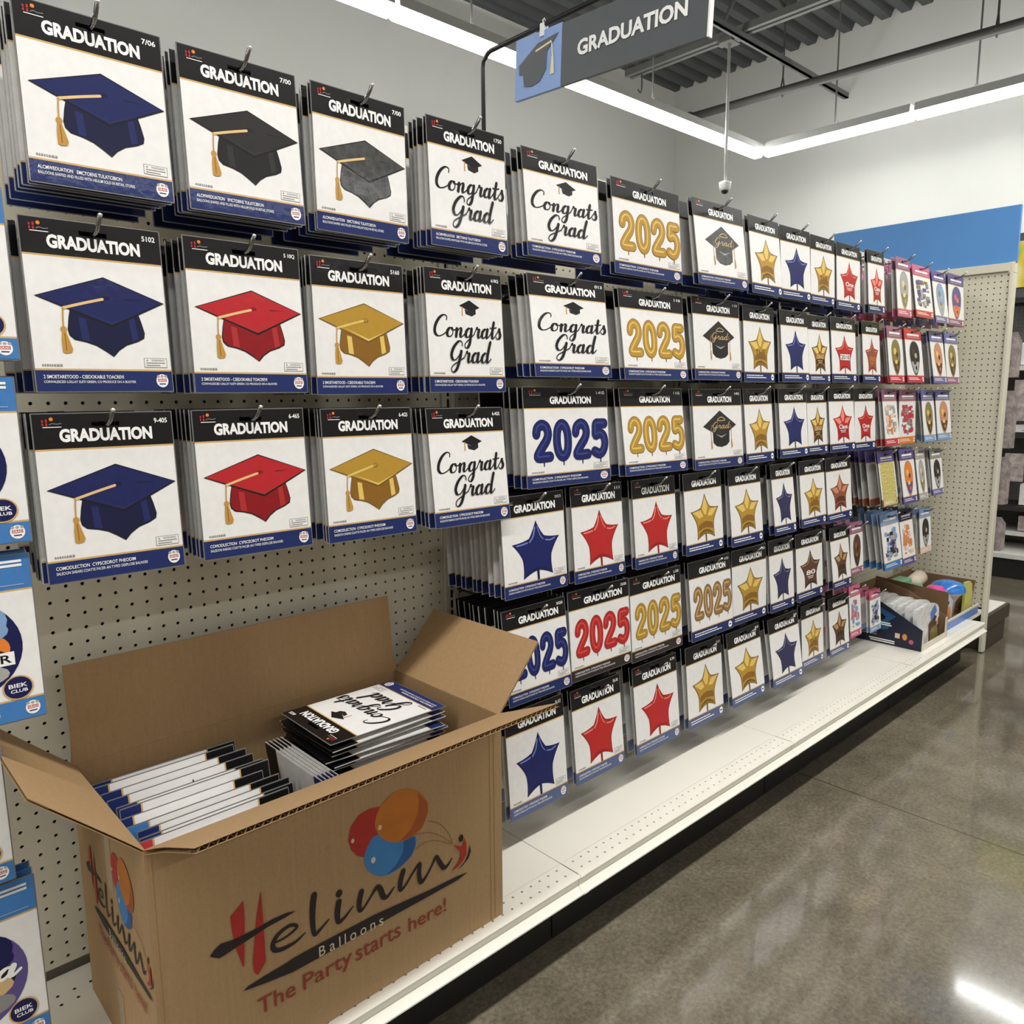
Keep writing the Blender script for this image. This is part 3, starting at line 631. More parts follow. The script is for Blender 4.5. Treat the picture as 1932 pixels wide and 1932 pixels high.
PICS = {
 'cap_navy': (lambda: art_cap(P_NAVYC, P_NAVYD, P_NAVYL, P_INK), 'navy cap'), 'cap_black': (lambda: art_cap(P_BLK2, P_BLK3, P_BLK4, P_INK), 'black cap'),
 'cap_char': (lambda: art_cap(P_CHAR, P_CHARD, P_CHAR, P_INK), 'charcoal cap'), 'cap_red': (lambda: art_cap(P_REDC, P_REDD, P_REDL, P_INK), 'red cap'),
 'cap_gold': (lambda: art_cap(P_GOLD, P_GOLDD, P_GOLDL, P_GOLDE, True, True), 'gold cap'), 'congrats': (art_congrats, 'Congrats Grad'),
 'y_gold': (lambda: art_2025(P_GOLD, P_GOLDD, P_GOLDL), 'gold 2025'), 'y_navy': (lambda: art_2025(P_SBLUE, P_SBLUED, P_SBLUEM), 'navy 2025'),
 'y_red': (lambda: art_2025(P_SRED, P_SREDD, P_SREDM), 'red 2025'), 'y_brz': (lambda: art_2025(P_BRZ, P_BRZD, P_BRZL), 'bronze 2025'),
 'dia_foil': (lambda: art_diamond(True), 'silvery diamond cap'), 'dia': (lambda: art_diamond(False), 'black diamond cap'),
 's_gold': (lambda: art_star(P_GOLD, P_GOLDE, P_GOLDL, True), 'gold star'), 's_blue': (lambda: art_star(P_SBLUE, P_SBLUED, P_SBLUEL), 'blue star'), 's_red': (lambda: art_star(P_SRED, P_SREDD, P_SREDL), 'red star'),
 's_redw': (lambda: art_star(P_SRED, P_SREDD, P_SREDL, False, 'One', P_TEXT), 'red lettered star'), 's_red10': (lambda: art_star(P_SRED, P_SREDD, P_SREDL, False, '2010', P_INK, P_TEXT), 'red star with number plate'),
 's_redc': (lambda: art_star(P_SRED, P_SREDD, P_SREDL, True, 'Class', P_TEXT), 'red script star'), 's_dull': (lambda: art_star(P_COP, P_SREDD, P_SREDL, False, 'GRAD', P_ORNG), 'dull red star'),
 's_goldw': (lambda: art_star(P_GOLD, P_GOLDE, P_GOLDL, True, 'THE', P_GOLDE), 'gold lettered star'), 's_bronze': (lambda: art_star(P_GOLDD, P_BRND, P_GOLDL, True, 'GRAD', P_CORD), 'dark gold star'),
 's_ind': (lambda: art_star(P_IND, P_INDD, P_INDL), 'indigo star'), 's_cop': (lambda: art_star(P_COP, P_COPD, P_COPL, True), 'copper star'),
 's_80': (lambda: art_star(P_BRN, P_BRND, P_BRNL, False, '80', P_TEXT), 'brown star numbered 80'), 's_brn': (lambda: art_star(P_BRN, P_BRND, P_BRNL, True), 'brown star'),
 'o_purp': (lambda: art_oval((P_PURP, P_ORNG, P_PINK)), 'purple and orange oval'), 'o_grey': (lambda: art_oval((P_SIGL, P_OLIVE, P_FLESH)), 'grey oval'), 'o_black': (lambda: art_oval((P_BLK4, P_SIGL, P_BRN)), 'black oval'),
 'o_sky': (lambda: art_oval((P_SKY, P_SIGL, P_OLIVE)), 'pale blue oval'), 'o_olive': (lambda: art_oval((P_OLIVE, P_BRN, P_GOLDL)), 'olive oval'), 'o_peach': (lambda: art_oval((P_COPL, P_BRN, P_GOLDL)), 'peach oval'),
 'o_orange': (lambda: art_oval((P_ORNG, P_PURP, P_GOLDL)), 'orange and purple oval'), 'p_multi': (lambda: art_scene((P_SIGL, P_OLIVE, P_PURP, P_GREY)), 'busy party scene'), 'p_red': (lambda: art_scene((P_CRIM, P_GREY, P_CRIM)), 'red and grey letters'),
 'p_orng': (lambda: art_scene((P_ORNG, P_SIGL, P_FLESH, P_SIGL)), 'orange balloon scene'), 'p_blue': (lambda: art_scene((P_SKY, P_BLK4, P_SIGL, P_PURP)), 'blue scene'), 'p_food': (lambda: art_scene((P_ORNG, P_FLESH, P_COPL)), 'orange food scene'), 'foil': (art_foil, 'crinkled gold foil'),
 'o_brn': (lambda: art_oval((P_BRN, P_BRND, P_COP)), 'dark brown oval'), 'p_pink': (lambda: art_scene((P_SIGL, P_SKY, P_PINK)), 'pink and blue scene')}
def packet(style, label, group, x, zt, w, h, lean, y=-.27, title=None, hd=None, ft=None, nm=None, frow=None, far=False, word='GRADUATION', roll=0.):
    hd = hd or P_BLACK; ft = ft or P_NAVY
    t = thing('balloon_packet', label, 'balloon packet', (x+w/2, y, zt), (-math.asin(lean/h), roll, 0), group)
    sc = (w, 1, h); lc = (-w/2, 0, 0)
    link('header_card', get(('h', hd.name), lambda: art_header_mesh(hd)), t, lc, sc)
    link('picture_card', get('face', lambda: shell(HD, FT, P_WHITE, ((HD, HD+.011, P_TAN), (FT-.011, FT, P_TAN))).mesh('picture_card')), t, lc, sc)
    link('footer_card', get(('f', ft.name), lambda: shell(FT, 1, ft).mesh('footer_card')), t, lc, sc)
    link('sleeve', get('sleeve', sleeve_mesh), t, lc, sc)
    if style: link(get(style, PICS[style][0]).name.split('.')[0], MESH[style], t, lc, sc)
    if title: link('title_lettering', get(('t', title, word), lambda: title_mesh(*title, word)), t, lc, sc)
    elif hd is not P_BLACK: link('title_lettering', get('tbar', lambda: Art().rect(.14, .1, .86, .135, P_TEXT).rect(.14, .155, .86, .172, P_SIGL).mesh('title_lettering')), t, lc, sc)
    link('seal_badge', get(('b', far), lambda: badge_mesh(far)), t, lc, sc)
    if far: link('footer_lettering', get('ff', foot_far), t, lc, sc)
    else:
        link('footer_lettering', get(('foot', frow), lambda: foot_mesh(frow)), t, lc, sc)
        link('maker_mark', get('mark', marks_mesh), t, lc, sc); link('warning_label', get('warn', warn_mesh), t, lc, sc); link('small_print', get('code', code_mesh), t, lc, sc)
    if nm: link('item_number', get(('n', nm), lambda: num_mesh(nm)), t, lc, sc)
    return t
def hook_mesh():
    b = MB(); b.tube([(0, 0, 0), (0, -.283, 0), (0, -.291, .003), (0, -.309, .018)], .0031, M_CHROME, 8); return b.mesh('wire', True)
def plate_mesh():
    b = MB(); b.box((-.012, -.004, -.01), (.012, -.0008, .014), M_CHROME); b.tube([(0, -.004, 0), (0, .001, .012)], .003, M_CHROME, 6); return b.mesh('back_plate')
def tip_mesh():
    b = MB(); b.lathe([(0, -.0032), (.0031, -.0012), (.0031, .0012), (0, .0032)], (0, -.3098, .0187), M_TIP, 8); return b.mesh('tip_cap', True)
def hook(x, z, label, group):
    t = thing('peg_hook', label, 'peg hook', (x, 0, z), (0, 0, 0), group)
    link('wire', get('hw', hook_mesh), t); link('back_plate', get('hp', plate_mesh), t); link('tip_cap', get('ht', tip_mesh), t)
ORD = ['', 'first', 'second', 'third', 'fourth', 'fifth', 'sixth', 'seventh', 'eighth', 'ninth', 'tenth', 'eleventh', 'twelfth', 'thirteenth']
ROW = ['', 'top row', 'second row', 'third row', 'fourth row', 'fifth row', 'bottom row']
DATA = {1: [(1,-.844,.175,1.688,.219,.012),(2,-.645,.178,1.689,.223,.012),(3,-.438,.177,1.69,.225,.006),(4,-.212,.185,1.691,.222,.009),(5,.021,.223,1.685,.21,.019),(6,.295,.253,1.675,.208,.018),(7,.605,.231,1.682,.212,.029),(8,.869,.162,1.677,.208,.025),(9,1.042,.178,1.675,.204,.015),(10,1.228,.159,1.672,.202,.012),(11,1.401,.172,1.672,.207,.014),(12,1.632,.132,1.676,.208,.017),(13,1.868,.129,1.679,.21,.022),(14,2.021,.171,1.669,.194,.03),(15,2.215,.141,1.666,.201,.032),(16,2.398,.178,1.673,.206,.018)],
 2: [(1,-.86,.171,1.427,.221,.012),(2,-.655,.18,1.428,.224,.012),(3,-.453,.179,1.423,.222,.006),(4,-.225,.186,1.429,.225,.012),(5,.035,.238,1.443,.209,.026),(6,.324,.247,1.437,.207,.027),(7,.615,.219,1.443,.21,.021),(8,.859,.164,1.439,.21,.016),(9,1.063,.164,1.439,.209,.02),(10,1.23,.141,1.435,.207,.019),(11,1.387,.178,1.439,.208,.019),(12,1.621,.14,1.439,.208,.019),(13,1.826,.133,1.434,.203,.026),(14,1.985,.161,1.435,.203,.029),(15,2.235,.142,1.437,.207,.034),(16,2.401,.147,1.437,.207,.027)],
 3: [(1,-.867,.177,1.176,.226,.012),(2,-.659,.179,1.177,.225,.012),(3,-.446,.181,1.175,.226,.013),(4,-.228,.188,1.172,.224,.025),(5,.021,.265,1.212,.211,.016),(6,.332,.246,1.21,.206,.028),(7,.627,.234,1.208,.21,.02),(8,.877,.152,1.209,.209,.021),(9,1.073,.171,1.21,.207,.019),(10,1.249,.13,1.208,.204,.017),(11,1.396,.185,1.212,.21,.021),(12,1.593,.168,1.211,.213,.014),(13,1.818,.126,1.208,.207,.029),(14,1.982,.16,1.206,.205,.011),(15,2.195,.129,1.205,.206,.028),(16,2.348,.16,1.205,.205,.025)],
 4: [(5,-.047,.187,.987,.213,.016),(6,.166,.176,.99,.218,.019),(7,.384,.173,.988,.217,.02),(8,.597,.175,.988,.215,.019),(9,.812,.169,.984,.217,.023),(10,1.045,.131,.983,.213,.027),(11,1.222,.165,.982,.21,.022),(12,1.403,.183,.981,.214,.021),(13,1.814,.143,.98,.204,.034),(14,2.013,.136,.98,.213,.034),(15,2.171,.093,.974,.207,.034),(16,2.335,.125,.962,.19,.027)],
 5: [(5,-.045,.191,.744,.204,.025),(6,.159,.216,.749,.21,.016),(7,.381,.212,.746,.214,.014),(8,.63,.204,.745,.215,.022),(9,.847,.19,.746,.219,.012),(10,1.053,.147,.748,.222,.02),(11,1.222,.179,.746,.218,.018),(12,1.46,.138,.737,.211,.027),(13,1.618,.102,.736,.185,.015),(14,1.873,.166,.74,.213,.034),(15,2.05,.128,.738,.219,.034),(16,2.266,.122,.72,.186,.018)],
 6: [(5,-.039,.18,.514,.24,.019),(6,.169,.176,.51,.225,.022),(7,.398,.184,.508,.228,.022),(8,.629,.173,.506,.228,.02),(9,.833,.181,.503,.217,.032),(10,1.069,.186,.495,.215,.033),(11,1.285,.152,.497,.212,.015),(12,1.481,.149,.486,.206,.019),(13,1.64,.091,.502,.189,.018),(14,1.824,.095,.451,.158,.013)]}
STY = {1: 'cap_navy cap_black cap_char congrats congrats y_gold dia_foil s_gold s_blue s_goldw s_redw s_redc o_grey p_multi o_sky o_purp'.split(),
 2: 'cap_navy cap_red cap_gold congrats congrats y_gold dia s_goldw s_blue s_bronze s_red10 s_dull o_olive o_black o_peach o_olive'.split(),
 3: 'cap_navy cap_red cap_gold congrats y_navy y_gold dia s_gold s_blue s_bronze s_redc s_redw p_orng p_red o_olive o_peach'.split(),
 4: 's_blue s_red s_red s_gold s_gold s_ind s_goldw s_cop foil o_orange o_grey o_black'.split(),
 5: 'y_navy y_red y_gold y_brz s_gold s_ind s_80 s_brn o_brn p_blue p_food o_black'.split(),
 6: 's_blue s_red s_red s_gold s_gold s_ind s_goldw s_brn p_pink p_blue'.split()}
NUM = {1: ['7/06', '7/00', '7/00', '1750'], 2: ['5102', '5 10Q', '5160', '618Q', '013', '110', '110'], 3: ['9-405', '6-465', '6-4GS', '6-4GS', '1-41G', '11G', '14G'], 4: ['003', '111', '', '', ''], 5: ['SG0', 'S0B', 'LS8', 'US3', 'US3'], 6: ['BL0Z', 'EUS', 'S-T0', 'SU3', 'SU3', 'SU3']}
HDF = {13: (P_MAUVE, P_PINK), 14: (P_CRIM, P_CRIM), 15: (P_PURP, P_LILAC), 16: (P_LILAC, P_PURP)}
HDX = {(4,13): (P_PURP, P_COP), (4,14): (P_PURP, P_PURP), (4,15): (P_SIGL, P_SIGL), (4,16): (P_GREY, P_LILAC), (5,13): (P_MAUVE, P_MAUVE), (5,14): (P_SKY, P_LTBLUE), (5,15): (P_INDD, P_PURP), (5,16): (P_SKY, P_FLESH), (1,14): (P_PINK, P_CRIM), (1,16): (P_PURP, P_MAUVE), (1,13): (P_MAUVE, P_PINK), (2,13): (P_MAUVE, P_CRIM), (2,15): (P_LILAC, P_LILAC), (2,16): (P_LILAC, P_MAUVE), (3,13): (P_MAUVE, P_CRIM), (3,14): (P_MAUVE, P_ORNG), (3,15): (P_LILAC, P_SKY), (3,16): (P_LILAC, P_SKY), (6,13): (P_PINK, P_PINK), (6,14): (P_PINK, P_SKY)}
def n_behind(r, c):
    if r == 4 and c == 5: return 10
    if r == 5 and c == 5: return 9
    if c <= 4: return 6
    if c == 5: return 4
    if c <= 7: return 3
    if c <= 12: return 2
    return {(5,14): 4, (4,13): 4, (1,14): 3, (6,14): 3, (1,13): 2}.get((r, c), 1)
REAR = {}
for r in DATA:
    for i, (c, x, w, zt, h, lean) in enumerate(DATA[r]):
        st = STY[r][i]; black = c <= 12; k = i+1 if black else c-12
        word = 'black-topped' if black else 'coloured'
        where = f'{ORD[k]} {word} stack from left, {ROW[r]}'
        hd, ft = (P_BLACK, P_NAVY) if black else HDX.get((r, c), HDF[c])
        if r == 5 and c in (6, 7): ft = P_DARKBAND
        if r == 6 and black: ft = P_NAVYLIT  # navy footers lightened: light reflected off the deck, put into the colour
        if st.startswith('cap'): ti = (.17, .84)
        elif st == 'congrats': ti = (.2, .86)
        elif st[0] == 'y' or st[:3] == 'dia': ti = (.29, .79)
        else: ti = (.2, .86)
        if r >= 4 and st[0] == 'y': ti = (.24, .88)
        nm = NUM.get(r, []); nm = nm[i] if i < len(nm) and nm[i] else None
        fr = r if r in (1, 2, 3) and c <= 4 else 3
        far = c > 7
        gp = 'balloon packets in the ' + ROW[r]
        packet(st, f'{PICS[st][1]} packet fronting the {where}', gp, x, zt, w, h, lean, title=ti if black else (.2, .8), hd=hd, ft=ft, nm=nm, frow=fr, far=far, word='GRADUATION' if black else 'PARTY', roll=random.uniform(-.006, .006)) if black else \
        packet(st, f'{PICS[st][1]} packet fronting the {where}', gp, x, zt, w, h, lean, hd=hd, ft=ft, far=True)
        hook(x+w/2, zt-.0625*h, f'chrome peg hook carrying the {where}', 'chrome peg hooks')
        yy = -.27; me = get(('rear', hd.name, ft.name), lambda: rear_mesh(hd, ft)); step = (.033 if c <= 4 else .02 if c == 5 and r in (4, 5) else .05 if c == 5 else .066 if c <= 7 else .09)
        for q in range(n_behind(r, c)):
            pat = [.011, .016, .017, .02, .045, .05] if c <= 4 else [.012, .019, .024, .08] if c == 5 and r < 4 else [.012, .03, .09] if c in (6, 7) else None
            if pat: yy += pat[min(q, len(pat)-1)]*random.uniform(.75, 1.25)
            else: yy += (step if not (c > 12 and n_behind(r, c) > 2) else .032)*random.uniform(.6, 1.3) if q else random.uniform(.008, .014)
            yy = min(yy, -.022); REAR.setdefault((r, c), [-.27]).append(yy)
            dx = random.uniform(-.004, .004); l2 = max(.002, lean+random.uniform(-.006, .004))
            o = link('balloon_packet', me, None, (x+dx, yy, zt+random.uniform(-.0006, .0006)), (w, 1, h), (-math.asin(l2/h), 0, 0))
            tag(o, f'{ORD[q+1]} packet back in the {where}', 'balloon packet', gp)

bk = MB(); rnd = random.Random(3)
for r in DATA:
    for i, (c, x, w, zt, h, lean) in enumerate(DATA[r]):
        if c < 8: continue
        hd, ft = (P_BLACK, P_NAVY) if c <= 12 else HDX.get((r, c), HDF[c])
        for k in range(4):
            y = -.225+k*.047+rnd.uniform(-.012, .012); xa = x+rnd.uniform(-.003, .003); l2 = lean
            if min(abs(y-q) for q in REAR[(r, c)]) < .015: continue
            for xs0, xs1 in ((0, .38), (.62, 1)):
                for z0, z1, m_ in ((0, HD, hd), (HD, FT, M_BODY), (FT, 1, ft)):
                    bk.prism([(xa+w*xs0, y-l2*z0, zt-h*z0), (xa+w*xs1, y-l2*z0, zt-h*z0), (xa+w*xs1, y-l2*z1, zt-h*z1), (xa+w*xs0, y-l2*z1, zt-h*z1)], (0, .0024, 0), m_)
o = bk.build('packet_edges'); o['kind'] = 'stuff'; tag(o, 'packed packet edges behind the far stacks, seen as thin slivers', 'packets')

# ------------------------------------------------------------------ light blue packets cut by the left edge of the photo
def art_ball(v):
    a = Art(ax=.18, az=.22); cols = [(P_SKY, P_INK, P_ORNG, P_SIGL, P_SBLUED), (P_SBLUED, P_BRZL, P_INK, P_GREY, P_PURP), (P_SIGL, P_WHITE, P_GREY, P_SIGL, P_SKY)][v]
    R = .3; pts = [(.5+.4*math.cos(q), .53-R*math.sin(q)) for q in [2*PI*i/40 for i in range(40)]]
    a.poly(pts, cols[4])
    a.ell(.62, .38, .2, .11, cols[0], 20); a.ell(.42, .42, .2, .13, cols[3], 20); a.ell(.72, .55, .1, .08, cols[2], 16); a.ell(.5, .6, .3, .08, cols[1], 20); a.ell(.62, .7, .18, .06, cols[3], 16); a.ell(.74, .44, .08, .05, cols[0], 12)
    if v == 0: a.rect(.6, .575, .84, .655, P_TEXT); a.text('EER', .63, .59, .82, .64, P_INK, .02)
    if v == 1: script(a, 'na', .5, .56, .84, .06, P_TEXT, .008, .004)
    a.ell(.84, .8, .1, .075, P_TAN, 24); a.ell(.84, .8, .09, .067, P_SBLUED, 24); a.text('BIEK', .78, .775, .9, .8, P_TEXT, .02); a.text('CLUB', .79, .81, .9, .83, P_TEXT, .02)
    return a.mesh('ball_picture')
def art_mascot_free(v):
    a = Art(ax=.18, az=.22)
    if v == 1:
        a.ell(.8, .115, .09, .045, P_GOLDL, 20); a.ell(.8, .13, .07, .03, P_GOLD, 16)
    a.rect(.7, .03, .95, .045, P_TEXT); a.rect(.74, .055, .95, .07, P_TEXT); a.rect(.5, .175, .95, .183, P_SKY)
    return a.mesh('header_print')
for k, (x1, zt, h, v, lab) in enumerate(((-.876, 1.456, .21, 2, 'light blue packet at the left edge beside the second row of caps'), (-.883, 1.224, .212, 0, 'light blue packet with round gold badge beside the third row of caps'),
        (-.886, .994, .22, 0, 'light blue packet with blue and black ball picture above the left carton flap'), (-.9415, .767, .21, 1, 'light blue packet half hidden behind the left carton flap'), (-.9195, .546, .232, 1, 'light blue packet with dark ball picture in the bottom left corner'))):
    w = .178; st = ('ball', v); PICS[st] = ((lambda v=v: art_ball(v)), 'ball')
    t = packet(st, lab, 'light blue packets at the left edge', x1-w, zt, w, h, .012, hd=P_LTBLUE, ft=P_LTBLUE, far=False, frow=3)
    for ch in list(t.children):
        if ch.name.startswith(('title_lettering', 'maker_mark', 'warning_label', 'small_print')): bpy.data.objects.remove(ch)
    link('header_print', get(('hm', k % 2), lambda: art_mascot_free(k % 2)), t, (-w/2, 0, 0), (w, 1, h))
    hook(x1-w/2, zt-.0625*h, 'chrome peg hook carrying the ' + lab.split(' packet ')[0] + ' stack ' + ['beside second row', 'beside third row', 'above the carton flap', 'behind the carton flap', 'at bottom left'][k], 'chrome peg hooks')
    yy = -.27; me = get(('rear', 'blue'), lambda: rear_mesh(P_LTBLUE, P_LTBLUE))
    for q in range(2):
        yy += .02
        o = link('balloon_packet', me, None, (x1-w+random.uniform(-.003, .003), yy, zt+.0004), (w, 1, h), (-math.asin(.01/h), 0, 0))
        tag(o, f'{ORD[q+1]} packet back behind the ' + ['blue packet beside second row of caps', 'blue packet beside third row of caps', 'blue packet above left carton flap', 'blue packet behind left carton flap', 'blue packet at bottom left corner'][k], 'balloon packet', 'light blue packets at the left edge')

# ------------------------------------------------------------------ the open carton
BX, BY, BW, BD, BT, BH = -.8187, -.4239, .637, .3432, .0091, .4065
T = .0042
carton = thing('carton', 'open brown carton with red and black balloon logo standing on the deck', 'cardboard box', (BX, BY, ZD+.0008), (0, 0, BT))
def wall(a_, b_, nm): q = MB(); q.box(a_, b_, M_CARD); return q.build(nm, carton)
wall((0, 0, 0), (BW, T, BH), 'front_panel'); wall((0, BD-T, 0), (BW, BD, BH), 'back_panel'); wall((0, T, 0), (T, BD-T, BH), 'side_panel'); wall((BW-T, T, 0), (BW, BD-T, BH), 'side_panel'); wall((T, T, 0), (BW-T, BD-T, T), 'bottom_panel')
PADZ = .178
q = MB(); q.box((T+.001, T+.001, PADZ-.006), (BW-T-.001, BD-T-.001, PADZ), M_CARD)
for x in (.02, .2, .42, .6): q.box((x, .02, T), (x+.005, BD-.02, PADZ-.006), M_CARD)
q.build('inner_pad', carton)
def flap(nm, origin, along, out, L, depth, trim0=0., trim1=0., bend=0., t=.0036, pitch=.0075):
    # corrugated board flap hinged at origin: along = hinge direction, out = direction of the flap
    A = Vector(along).normalized(); O = Vector(out).normalized(); N = A.cross(O).normalized(); P = Vector(origin)
    b = MB()
    def P3(u, v, n): return tuple(P + A*u + O*v + N*n + N*(bend*(v/depth)**2))
    us = (0, L); nseg = 6
    for n0, n1 in ((-t/2, -t/2+.0006), (t/2-.0006, t/2)):
        for i in range(nseg):
            v0, v1 = depth*i/nseg, depth*(i+1)/nseg
            e = lambda v: (trim0*min(1, v/(depth*.25)), L-trim1*min(1, v/(depth*.25)))
            (a0, a1), (c0, c1) = e(v0), e(v1)
            for n_ in (n0, n1): b.face([P3(a0, v0, n_), P3(a1, v0, n_), P3(c1, v1, n_), P3(c0, v1, n_)], M_CARD)
            b.face([P3(a0, v0, n0), P3(c0, v1, n0), P3(c0, v1, n1), P3(a0, v0, n1)], M_CARD); b.face([P3(a1, v0, n0), P3(c1, v1, n0), P3(c1, v1, n1), P3(a1, v0, n1)], M_CARD)
            if i == nseg-1: b.face([P3(c0, v1, n0), P3(c1, v1, n0), P3(c1, v1, n1), P3(c0, v1, n1)], M_CARD)
    o = b.build(nm, carton)
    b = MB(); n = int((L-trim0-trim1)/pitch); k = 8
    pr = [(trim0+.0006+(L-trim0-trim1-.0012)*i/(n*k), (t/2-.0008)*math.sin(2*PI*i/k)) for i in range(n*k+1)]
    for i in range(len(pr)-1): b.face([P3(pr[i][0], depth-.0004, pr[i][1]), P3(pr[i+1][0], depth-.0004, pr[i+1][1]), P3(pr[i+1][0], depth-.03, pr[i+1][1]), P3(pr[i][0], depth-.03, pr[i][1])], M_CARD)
    b.face([P3(trim0, depth-.012, -t/2+.0007), P3(L-trim1, depth-.012, -t/2+.0007), P3(L-trim1, depth-.012, t/2-.0007), P3(trim0, depth-.012, t/2-.0007)], M_FLUTESHADE)  # dark strip set back in the edge, painting the shade between flutes
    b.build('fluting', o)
    for e_ in (trim0, L-trim1):          # side cut: solid looking edge
        pass
    return o
HZ = BH
flap('back_flap', (0, BD-.002, HZ), (1, 0, 0), (0, .1, 1), BW, .165, .004, .004)
flap('right_flap', (BW-.002, .002, HZ), (0, 1, 0), (.66, .0, .75), BD-.004, .158, 0, .01)
flap('front_flap', (0, .002, HZ), (1, 0, 0), (0, -.92, .40), BW, .168, .012, .004, t=.0068, pitch=.0115)
flap('left_flap', (.002, .002, HZ), (0, 1, 0), (-.72, 0, .70), BD-.004, .172, .004, .004)
# creases and tape
for z0, z1 in ((.27, BH-.001), (0, .1)): b = MB(); b.box((-.0006, BD*.46, z0), (-.0002, BD*.54, z1), M_CARDTAPE); b.build('tape_strip', carton)
for x0, x1 in ((.006, .0085), (BW-.03, BW-.028), (BW-.02, BW-.0185)): b = MB(); b.box((x0, -.0008, .004), (x1, 0, BH-.004), M_CARD); b.build('corner_crease', carton)

# printed logo, taken in metres on the carton face
I_RED = mat('box_ink_red', (168, 38, 30), rough=.6, var=.08); I_BLK = mat('box_ink_black', (30, 20, 18), rough=.6, var=.08); I_OR = mat('box_ink_orange', (186, 108, 30), rough=.6, var=.1); I_ORD = mat('box_ink_orange_dark', (160, 78, 32), rough=.6)
I_BLU = mat('box_ink_blue', (58, 124, 182), rough=.6, var=.08); I_BLUD = mat('box_ink_blue_dark', (34, 86, 144), rough=.6); I_PALE = mat('box_ink_pale', (212, 196, 172), rough=.6); I_BRN = mat('box_ink_brown', (142, 52, 34), rough=.6, var=.08); I_STR = mat('box_ink_string', (140, 106, 64), rough=.6)
def logo_art():
    a = Art(base=.0009)
    P = lambda pts, m: a.poly([(u, -v) for u, v in pts], m)
    K = lambda pts, w, m, **k: a.stroke([(u, -v) for u, v in pts], w, m, **k)
    P([(.369,.3286),(.3452,.3343),(.3243,.3307),(.3084,.3158),(.3037,.2965),(.308,.278),(.3188,.2625),(.3327,.2539),(.3693,.2686)], I_RED)
    P(spline([(.3537,.2825),(.3944,.2778),(.4332,.249),(.4341,.2307),(.4234,.2149),(.4002,.205),(.3777,.2026),(.3588,.2084),(.3407,.2246),(.3322,.2431),(.333,.2598),(.3428,.275)], 4, True), I_BLU)
    P([(.4103,.2511),(.4332,.249),(.4341,.2307),(.4234,.2149),(.4002,.205),(.3723,.2039),(.3949,.215),(.4082,.2318)], I_BLUD)
    P(spline([(.4219,.3398),(.4473,.3233),(.4613,.3014),(.4622,.2806),(.4482,.2581),(.4246,.2501),(.3963,.2533),(.372,.2674),(.3579,.288),(.3547,.3064),(.3635,.3271),(.3829,.3403),(.4023,.3439)], 4, True), I_OR)
    P([(.4415,.3267),(.4613,.3014),(.4622,.2806),(.4482,.2581),(.4246,.2501),(.4019,.2522),(.4251,.2651),(.4403,.2868),(.4439,.3107)], I_ORD)
    for u, v, r in ((.3635,.2935,.0045), (.3486,.2419,.0055), (.3116,.2919,.0038)): a.ell(u, -v, r*.8, r, I_PALE, 12)
    for st in ([(.4632,.2648),(.487,.2499),(.505,.2267),(.5154,.2023)], [(.4362,.2503),(.4655,.2418),(.4925,.2227),(.5154,.1997)], [(.4354,.2251),(.4591,.2277),(.4831,.2188),(.5138,.199)]): K(st, .0013, I_STR)
    P([(.1279,.2765),(.1075,.2613),(.109,.2357),(.1124,.2098),(.1215,.1733),(.1231,.1751),(.1282,.2476)], I_RED)
    P([(.1548,.2806),(.1455,.2388),(.1401,.2015),(.1362,.1723),(.1374,.1559),(.1427,.1484),(.1561,.1635),(.156,.1976),(.1559,.2335)], I_RED)
    P([(.0748,.2161),(.0811,.2224),(.0913,.2276),(.1072,.2246),(.1383,.2237),(.1707,.226),(.1928,.225),(.2085,.2206),(.1902,.2183),(.1614,.2172),(.1355,.2129),(.1124,.2098),(.094,.2067),(.0879,.2063),(.0794,.2125)], I_BLK)
    K([(.1729,.1859),(.1897,.1861),(.2064,.1913),(.2073,.1965),(.1951,.2017),(.1768,.1963),(.1684,.1848),(.1712,.1743),(.1843,.1695),(.2048,.17),(.2213,.1765)], [.003, .004, .005, .006, .008, .008, .006, .002], I_BLK)
    K([(.2395,.2316),(.2361,.2122),(.2349,.1871),(.2373,.1657),(.2471,.1689),(.2634,.1784)], [.0105, .0105, .009, .007, .005, .002], I_BLK)
    K([(.2817,.1992),(.2784,.1816),(.2801,.1651),(.2916,.1677),(.3074,.1793)], [.0105, .0105, .008, .005, .002], I_BLK); a.ell(.2829, -.2135, .0058, .0066, I_BLK, 14)
    K([(.3238,.197),(.3191,.1809),(.3198,.1658),(.3277,.1668),(.3429,.1816),(.3541,.1912),(.3605,.1832),(.3654,.1683),(.3735,.1643),(.3878,.1752)], [.01, .01, .008, .004, .004, .008, .01, .01, .006, .002], I_BLK)
    K([(.4069,.1955),(.4007,.1793),(.4001,.1642),(.4102,.1671),(.4282,.1845),(.4417,.1939),(.4397,.1767),(.4435,.1579),(.4573,.1659),(.4698,.1812),(.4777,.1909),(.485,.1771),(.494,.1624),(.5034,.1635),(.5131,.1725)], [.01, .01, .008, .004, .004, .007, .009, .009, .004, .004, .007, .009, .009, .005, .002], I_BLK)
    P([(.1188,.1358),(.1268,.1394),(.1505,.1417),(.1881,.1435),(.1988,.1453),(.246,.1457),(.3481,.1441),(.4036,.1395),(.4624,.1345),(.5249,.132),(.5494,.1284),(.5248,.1239),(.447,.1235),(.3888,.1237),(.3208,.1225),(.2448,.1224),(.1976,.1226),(.1532,.1294)], I_BLK)
    a.ell(.535, -.2021, .0052, .0074, I_BLK, 14)
    P([(.5163,.1966),(.5263,.1909),(.5375,.1848),(.5427,.2001),(.5473,.186),(.5469,.1657),(.5385,.1558),(.5254,.1495),(.5109,.1479),(.5223,.1549),(.5322,.1641),(.534,.1754),(.5246,.1863)], I_RED)
